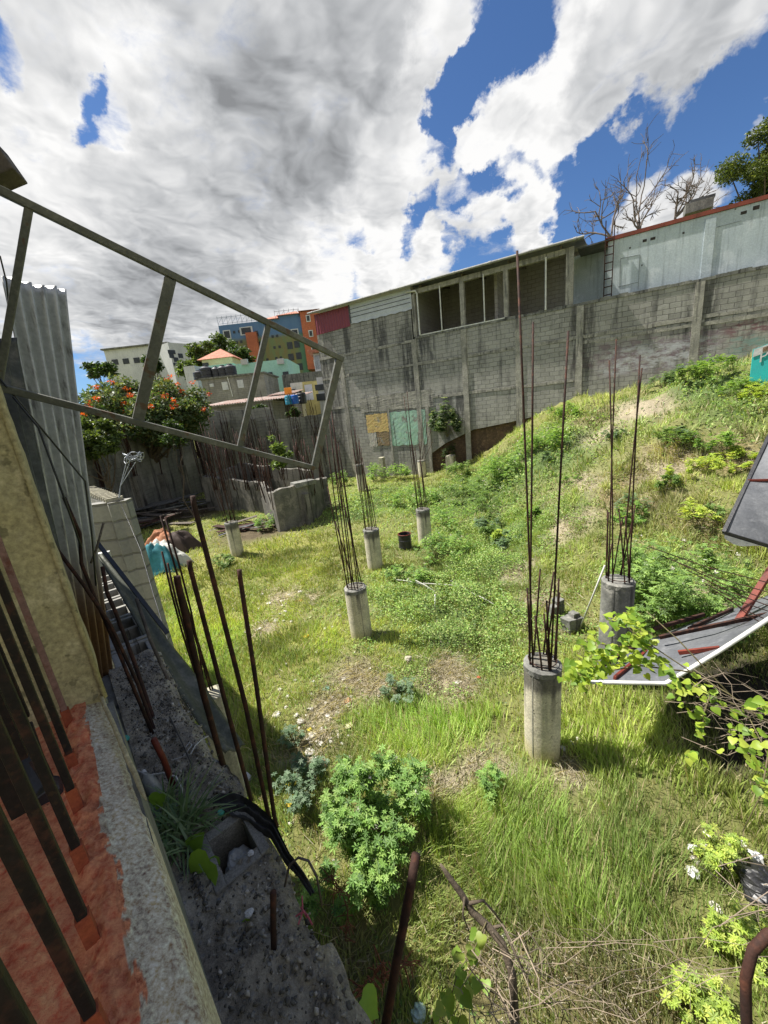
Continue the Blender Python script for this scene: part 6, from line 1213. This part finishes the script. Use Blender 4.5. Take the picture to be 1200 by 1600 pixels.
# heap of scrap planks by the left wall
for k in range(44):
    px = rnd.uniform(222, 318) if k < 34 else rnd.uniform(360, 420); py = (830 - (px - 222) * .42 + rnd.uniform(-16, 14)) if k < 34 else rnd.uniform(815, 830); p = ground_at(px, py) + [0, 0, rnd.uniform(.05, .5 if k < 34 else .12)]
    a = rnd.uniform(-.5, 1.1); L = rnd.uniform(.8, 2.4); d = np.array([math.cos(a), math.sin(a), rnd.uniform(-.12, .12)]); m = MB(); m.bar(p - d * L / 2, p + d * L / 2, rnd.uniform(.08, .3), .025); mt_ = [M_wood, M_darksheet, M_concdark, M_rust][rnd.randrange(4)]
    tag(m.build('scrap_plank', mt_), 'grey or rusty plank in the scrap heap along the left wall' if k < 34 else 'plank lying at the foot of the broken tank', 'plank', 'scrap planks heaped along the left wall' if k < 34 else 'planks at the foot of the broken tank')
for (px, py, lb) in ((232, 812, 'corrugated scrap sheet on top of the plank heap'), (265, 800, 'pale corrugated scrap sheet deeper in the plank heap')):
    p = ground_at(px, py) + [0, 0, .55]; m = MB(); m.grid(lambda u, v: p + np.array([(u - .5) * 2.4, (v - .5) * .8 + (u - .5) * 1.4, .03 * math.sin(v * 50) + .1 * u]), 10, 50); o = m.build('scrap_sheet', M_darksheet); tag(o, lb, 'sheet')
# tarp heap
p = ground_at(256, 893); t = thing('tarp_heap', p, 'heap covered by a turquoise and white tarp left in the grass', 'tarp')
def tarp(c, rx, ry, h, colf, seed):
    q = np.random.default_rng(seed).random(2) * 40
    def fn(u, v):
        th = u * 2 * math.pi; r = v; x = math.cos(th) * r; y = math.sin(th) * r; f = float(fbm(x * 2.5 + q[0], y * 2.5 + q[1], 1, 4)); z = h * (1 - r ** 2.2) * (.5 + 1.0 * f) + .05 * math.sin(th * 9 + r * 4 + f * 6) * r
        return c + np.array([x * rx * (1 + .15 * math.sin(th * 5)), y * ry * (1 + .12 * math.sin(th * 7)), max(z, -.05)]), colf(x, y, f)
    m = MB(); m.grid(fn, 60, 16); return m
tarp(p + [-.25, .35, 0], .85, .65, .85, lambda x, y, f: (.45, .45, .41) if y > -.3 + .5 * x * x * .3 and x > -.6 else ((.03, .15, .18) if f > .45 else (.05, .21, .25)), 1).build('tarp', M_paint, t, smooth=True)
p2 = ground_at(262, 868); t = tarp(p2 + [-.1, .4, 0], 1.05, .6, .75, lambda x, y, f: (.28, .12, .06) if x < .2 else (.05, .035, .03), 2).build('brown_sheet', M_paint, smooth=True); tag(t, 'brown crumpled sheet behind the turquoise tarp', 'sheet')

# ------------------------------------------------------------------ fallen awning on the right
aw = thing('fallen_awning', dep(1040, 1068, 4.2) - [0, 0, .2], 'fallen grey awning with white edge tube and red steel purlins', 'awning')
E0 = [dep(930, 1066, 4.35), dep(1040, 1068, 4.15), dep(1120, 1020, 4.15), dep(1215, 958, 4.1)]; E1 = [dep(985, 1015, 5.0), dep(1035, 990, 5.15), dep(1115, 962, 5.2), dep(1215, 925, 5.1)]
def aws(u, v): k = min(int(u * 3), 2); f = u * 3 - k; a = E0[k] * (1 - f) + E0[k + 1] * f; b = E1[k] * (1 - f) + E1[k + 1] * f; return a * (1 - v) + b * v + np.array([0, 0, -.03 * math.sin(v * math.pi) + .008 * math.sin(u * 14)])
m = MB(); m.grid(aws, 30, 14); o = m.build('canopy_sheet', M_tarp, aw, smooth=True); s_ = o.modifiers.new('t', 'SOLIDIFY'); s_.thickness = .006
MB().tube([E0[0] - .15 * (E0[1] - E0[0]) / 1, *E0], .022, 8).build('edge_tube', M_pvc, aw, smooth=True)
for (a, b, w_, mt_) in (((1150, 978, 4.75), (1212, 880, 4.7), .07, M_rustred), ((1030, 998, 4.9), (1200, 962, 4.45), .03, M_rust), ((1060, 1022, 4.5), (1125, 1015, 4.25), .03, M_rustred), ((1075, 985, 5.), (1145, 953, 5.1), .025, M_rust), ((1020, 985, 5.1), (1100, 962, 5.2), .03, M_rust), ((960, 1062, 4.35), (1010, 1020, 4.9), .03, M_rustred), ((930, 1048, 4.5), (1015, 1000, 5.0), .03, M_rust)):
    m = MB(); m.bar(dep(*a) + [0, 0, .02], dep(*b) + [0, 0, .02], w_, .05); m.build('purlin', mt_, aw, bevel=.004)
GT = 'loose rusty bars over the fallen awning'
for k in range(7):
    a = (1010 + 22 * k + rnd.uniform(-6, 6), 850 + 14 * k + rnd.uniform(-5, 5), 5.0 - .1 * k); b = (1215, 915 + 12 * k + rnd.uniform(-6, 6), 4.2)
    tag(MB().tube([dep(*a), (dep(*a) + dep(*b)) / 2 + [0, 0, -.04], dep(*b)], .006, 6).build('thin_bar', M_rust), 'long thin rusty bar slanting over the fallen awning', 'rebar', GT)
pn = thing('grey_tarpaulin', dep(1165, 850, 5.6), 'grey tarp panel in a black frame leaning at the right edge', 'panel')
Q0, Q1, Q2, Q3 = dep(1131, 832, 5.6), dep(1250, 868, 5.3), dep(1300, 600, 5.7), dep(1214, 655, 6.3)
m = MB(); m.grid(lambda u, v: (Q0 * (1 - u) + Q1 * u) * (1 - v) + (Q3 * (1 - u) + Q2 * u) * v + np.array([0, 0, .015 * math.sin(u * 7 + v * 5)]), 16, 16); m.build('sheet', M_tarp, pn, smooth=True)
for (a, b) in ((Q0, Q1), (Q1, Q2), (Q2, Q3), (Q3, Q0)): m = MB(); m.bar(a, b, .045, .05); m.build('frame_bar', M_blackp, pn)
m = MB(); m.bar(Q0 + (Q3 - Q0) * .42 + [0, 0, .02], Q1 + (Q2 - Q1) * .42 + [0, 0, .02], .03, .03); m.build('purlin', M_rustred, pn)
m = MB(); m.grid(lambda u, v: Q0 * (1 - u) + Q1 * u + np.array([-.02, -.04, -.02]) + np.array([0, 0, -.1 * v * (.5 + .5 * math.sin(u * 9))]), 20, 3); m.build('hem', M_white, pn)

# ------------------------------------------------------------------ vine, branches and twigs in the near right
def vleaves(cpx, n, spread, d, L, cols):
    out = []
    for k in range(n):
        x, y = cpx[k % len(cpx)]; x += rnd.gauss(0, spread); y += rnd.gauss(0, spread * .8); c = dep(x, y, d + rnd.uniform(-.2, .2)); a = rnd.uniform(0, 6.28); dd = np.array([math.cos(a), math.sin(a), rnd.uniform(-.9, .1)]); nr = np.array([rnd.uniform(-.6, .6), rnd.uniform(-.9, .1), 1.]); out.append(heart(c, dd, nr, L * rnd.uniform(.55, 1.15), tuple(np.array(cols[rnd.randrange(len(cols))]) * rnd.uniform(.85, 1.15)), .2))
    return out
VC = [(.22, .34, .04), (.32, .43, .05), (.15, .26, .035), (.42, .5, .08)]
cp = [(900, 1045), (915, 1030), (930, 1020), (950, 1020), (970, 1010), (985, 1000), (1000, 1010), (960, 975), (975, 965), (1010, 1040), (1025, 1030), (1000, 990), (890, 1055), (925, 1050), (920, 1005), (940, 1045), (965, 1035), (990, 1030), (985, 965), (912, 1060)]
leaf_thing(vleaves(cp, 330, 10, 2.75, .056, VC), [[dep(1200, 1130, 2.4), dep(1140, 1085, 2.5), dep(1080, 1050, 2.6), dep(1020, 1010, 2.7), dep(985, 985, 2.75), dep(950, 960, 2.8)], [dep(1080, 1050, 2.6), dep(1000, 1040, 2.7), dep(940, 1050, 2.8), dep(895, 1050, 2.8)], [dep(1020, 1010, 2.7), dep(960, 1010, 2.75), dep(905, 1000, 2.8)], [dep(1140, 1085, 2.5), dep(1060, 1000, 2.8), dep(1010, 955, 2.9)]], 'vine', 'bright backlit yellow-green vine hanging in front of the fallen awning', 'vine', sr=.006)
cp = [(1050, 1055), (1065, 1070), (1080, 1060), (1095, 1075), (1105, 1085), (1085, 1110), (1100, 1130), (1095, 1140), (1120, 1090), (1060, 1085), (1130, 1100), (1150, 1110), (1145, 1135), (1035, 1045)]
leaf_thing(vleaves(cp, 85, 8, 2.3, .046, VC), [[dep(1240, 1150, 2.1), dep(1170, 1110, 2.2), dep(1110, 1085, 2.3), dep(1050, 1050, 2.4)], [dep(1110, 1085, 2.3), dep(1098, 1120, 2.3), dep(1092, 1150, 2.3)]], 'vine', 'thin leafy tendril trailing below the white edge tube', 'vine', sr=.004)
cp = [(1170, 1140), (1185, 1110), (1190, 1160), (1180, 1185), (1195, 1200), (1190, 1225), (1200, 1100), (1150, 1160), (1200, 1240), (1085, 1182)]
leaf_thing(vleaves(cp, 80, 9, 1.9, .042, VC), [[dep(1260, 1260, 1.8), dep(1200, 1180, 1.9), dep(1170, 1120, 2.)], [dep(1200, 1180, 1.9), dep(1190, 1240, 1.9), dep(1160, 1300, 1.9)]], 'vine', 'round-leaved vine hanging at the right edge', 'vine', sr=.004)
def twigs(n, x0, x1, y0, y1, d, name, label, cat, mat, r=.0022, ang=(-.3, .9), group=None, lng=(90, 260)):
    t = thing(name, dep((x0 + x1) / 2, y1, d), label, cat, group); m = MB()
    for k in range(n):
        x = rnd.uniform(x0, x1); y = rnd.uniform(y0, y1); a = rnd.uniform(*ang); L = rnd.uniform(*lng); dd = d + rnd.uniform(-.25, .25); p = dep(x, y, dd); q = dep(x + math.cos(a) * L, y + math.sin(a) * L, dd + rnd.uniform(-.3, .3)); mid = (p + q) / 2 + rng.normal(size=3) * .035
        m.tube([p, p + (mid - p) * .5 + rng.normal(size=3) * .015, mid, mid + (q - mid) * .5 + rng.normal(size=3) * .015, q], [r, r * .9, r * .75, r * .6, r * .35], 5)
        for j in range(2): s_ = mid + rng.normal(size=3) * .07; m.tube([mid, (mid + s_) / 2 + rng.normal(size=3) * .01, s_], [r * .5, r * .4, r * .25], 4)
    m.build('twigs', mat, t); return t
twigs(30, 1020, 1180, 1040, 1180, 2.2, 'dry_branches', 'tangle of thin dry twigs under the fallen awning at the right', 'branches', M_drytwig, .002, (-.2, .8), lng=(60, 220))
twigs(24, 760, 1100, 1450, 1590, 1.35, 'dry_branches', 'web of pale dry twigs across the grass at the bottom right', 'branches', M_drytwig, .0011, (-.5, .7))
twigs(30, 730, 830, 1450, 1600, 1.15, 'dry_branches', 'clump of grey dead stems at the foot of the broken branch', 'branches', M_drytwig, .0016, (.6, 1.7), lng=(50, 170))
twigs(12, 1060, 1200, 1330, 1520, 1.5, 'dry_branches', 'few thin arching twigs in front of the black rubbish bag', 'branches', M_drytwig, .0018, (-.3, .9))
t = thing('dead_branch', dep(800, 1600, 1.2), 'bare broken branch reaching up from the bottom beside the thick rusty bar', 'branch')
MB().tube([dep(688, 1350, 1.3), dep(700, 1368, 1.29), dep(722, 1398, 1.27), dep(738, 1425, 1.26), dep(765, 1450, 1.24), dep(785, 1475, 1.22), dep(800, 1520, 1.2), dep(806, 1610, 1.2)], [.004, .009, .0105, .011, .012, .012, .013, .014], 9).build('limb', M_bark, t, smooth=True)
MB().tube([dep(732, 1412, 1.26), dep(755, 1407, 1.26), dep(772, 1425, 1.25), dep(790, 1450, 1.25)], [.006, .004, .003, .0015], 6).build('side_twig', M_bark, t, smooth=True)
MB().tube([dep(726, 1402, 1.26), dep(723, 1430, 1.25), dep(735, 1460, 1.25)], [.004, .003, .0015], 6).build('side_twig', M_bark, t, smooth=True)
MB().tube([dep(765, 1452, 1.24), dep(785, 1445, 1.24), dep(805, 1490, 1.2), dep(830, 1540, 1.18)], [.006, .005, .004, .002], 6).build('side_twig', M_bark, t, smooth=True)
cp = [(745, 1465), (735, 1490), (722, 1505), (715, 1525), (722, 1550), (705, 1560), (700, 1580), (715, 1590), (750, 1530), (740, 1540)]
leaf_thing(vleaves(cp, 44, 9, 1.2, .033, [(.16, .27, .04), (.22, .34, .05), (.28, .36, .07)]), [[dep(760, 1440, 1.24), dep(742, 1480, 1.2), dep(735, 1530, 1.2), dep(715, 1600, 1.15)], [dep(742, 1480, 1.2), dep(715, 1520, 1.18), dep(700, 1575, 1.15)]], 'vine', 'young green vine climbing the broken branch at the bottom', 'vine')
for o in list(bpy.data.objects):
    if o.parent is None and o.type in ('MESH', 'EMPTY') and o.get('category') and not o.get('kind'): o['kind'] = 'thing'
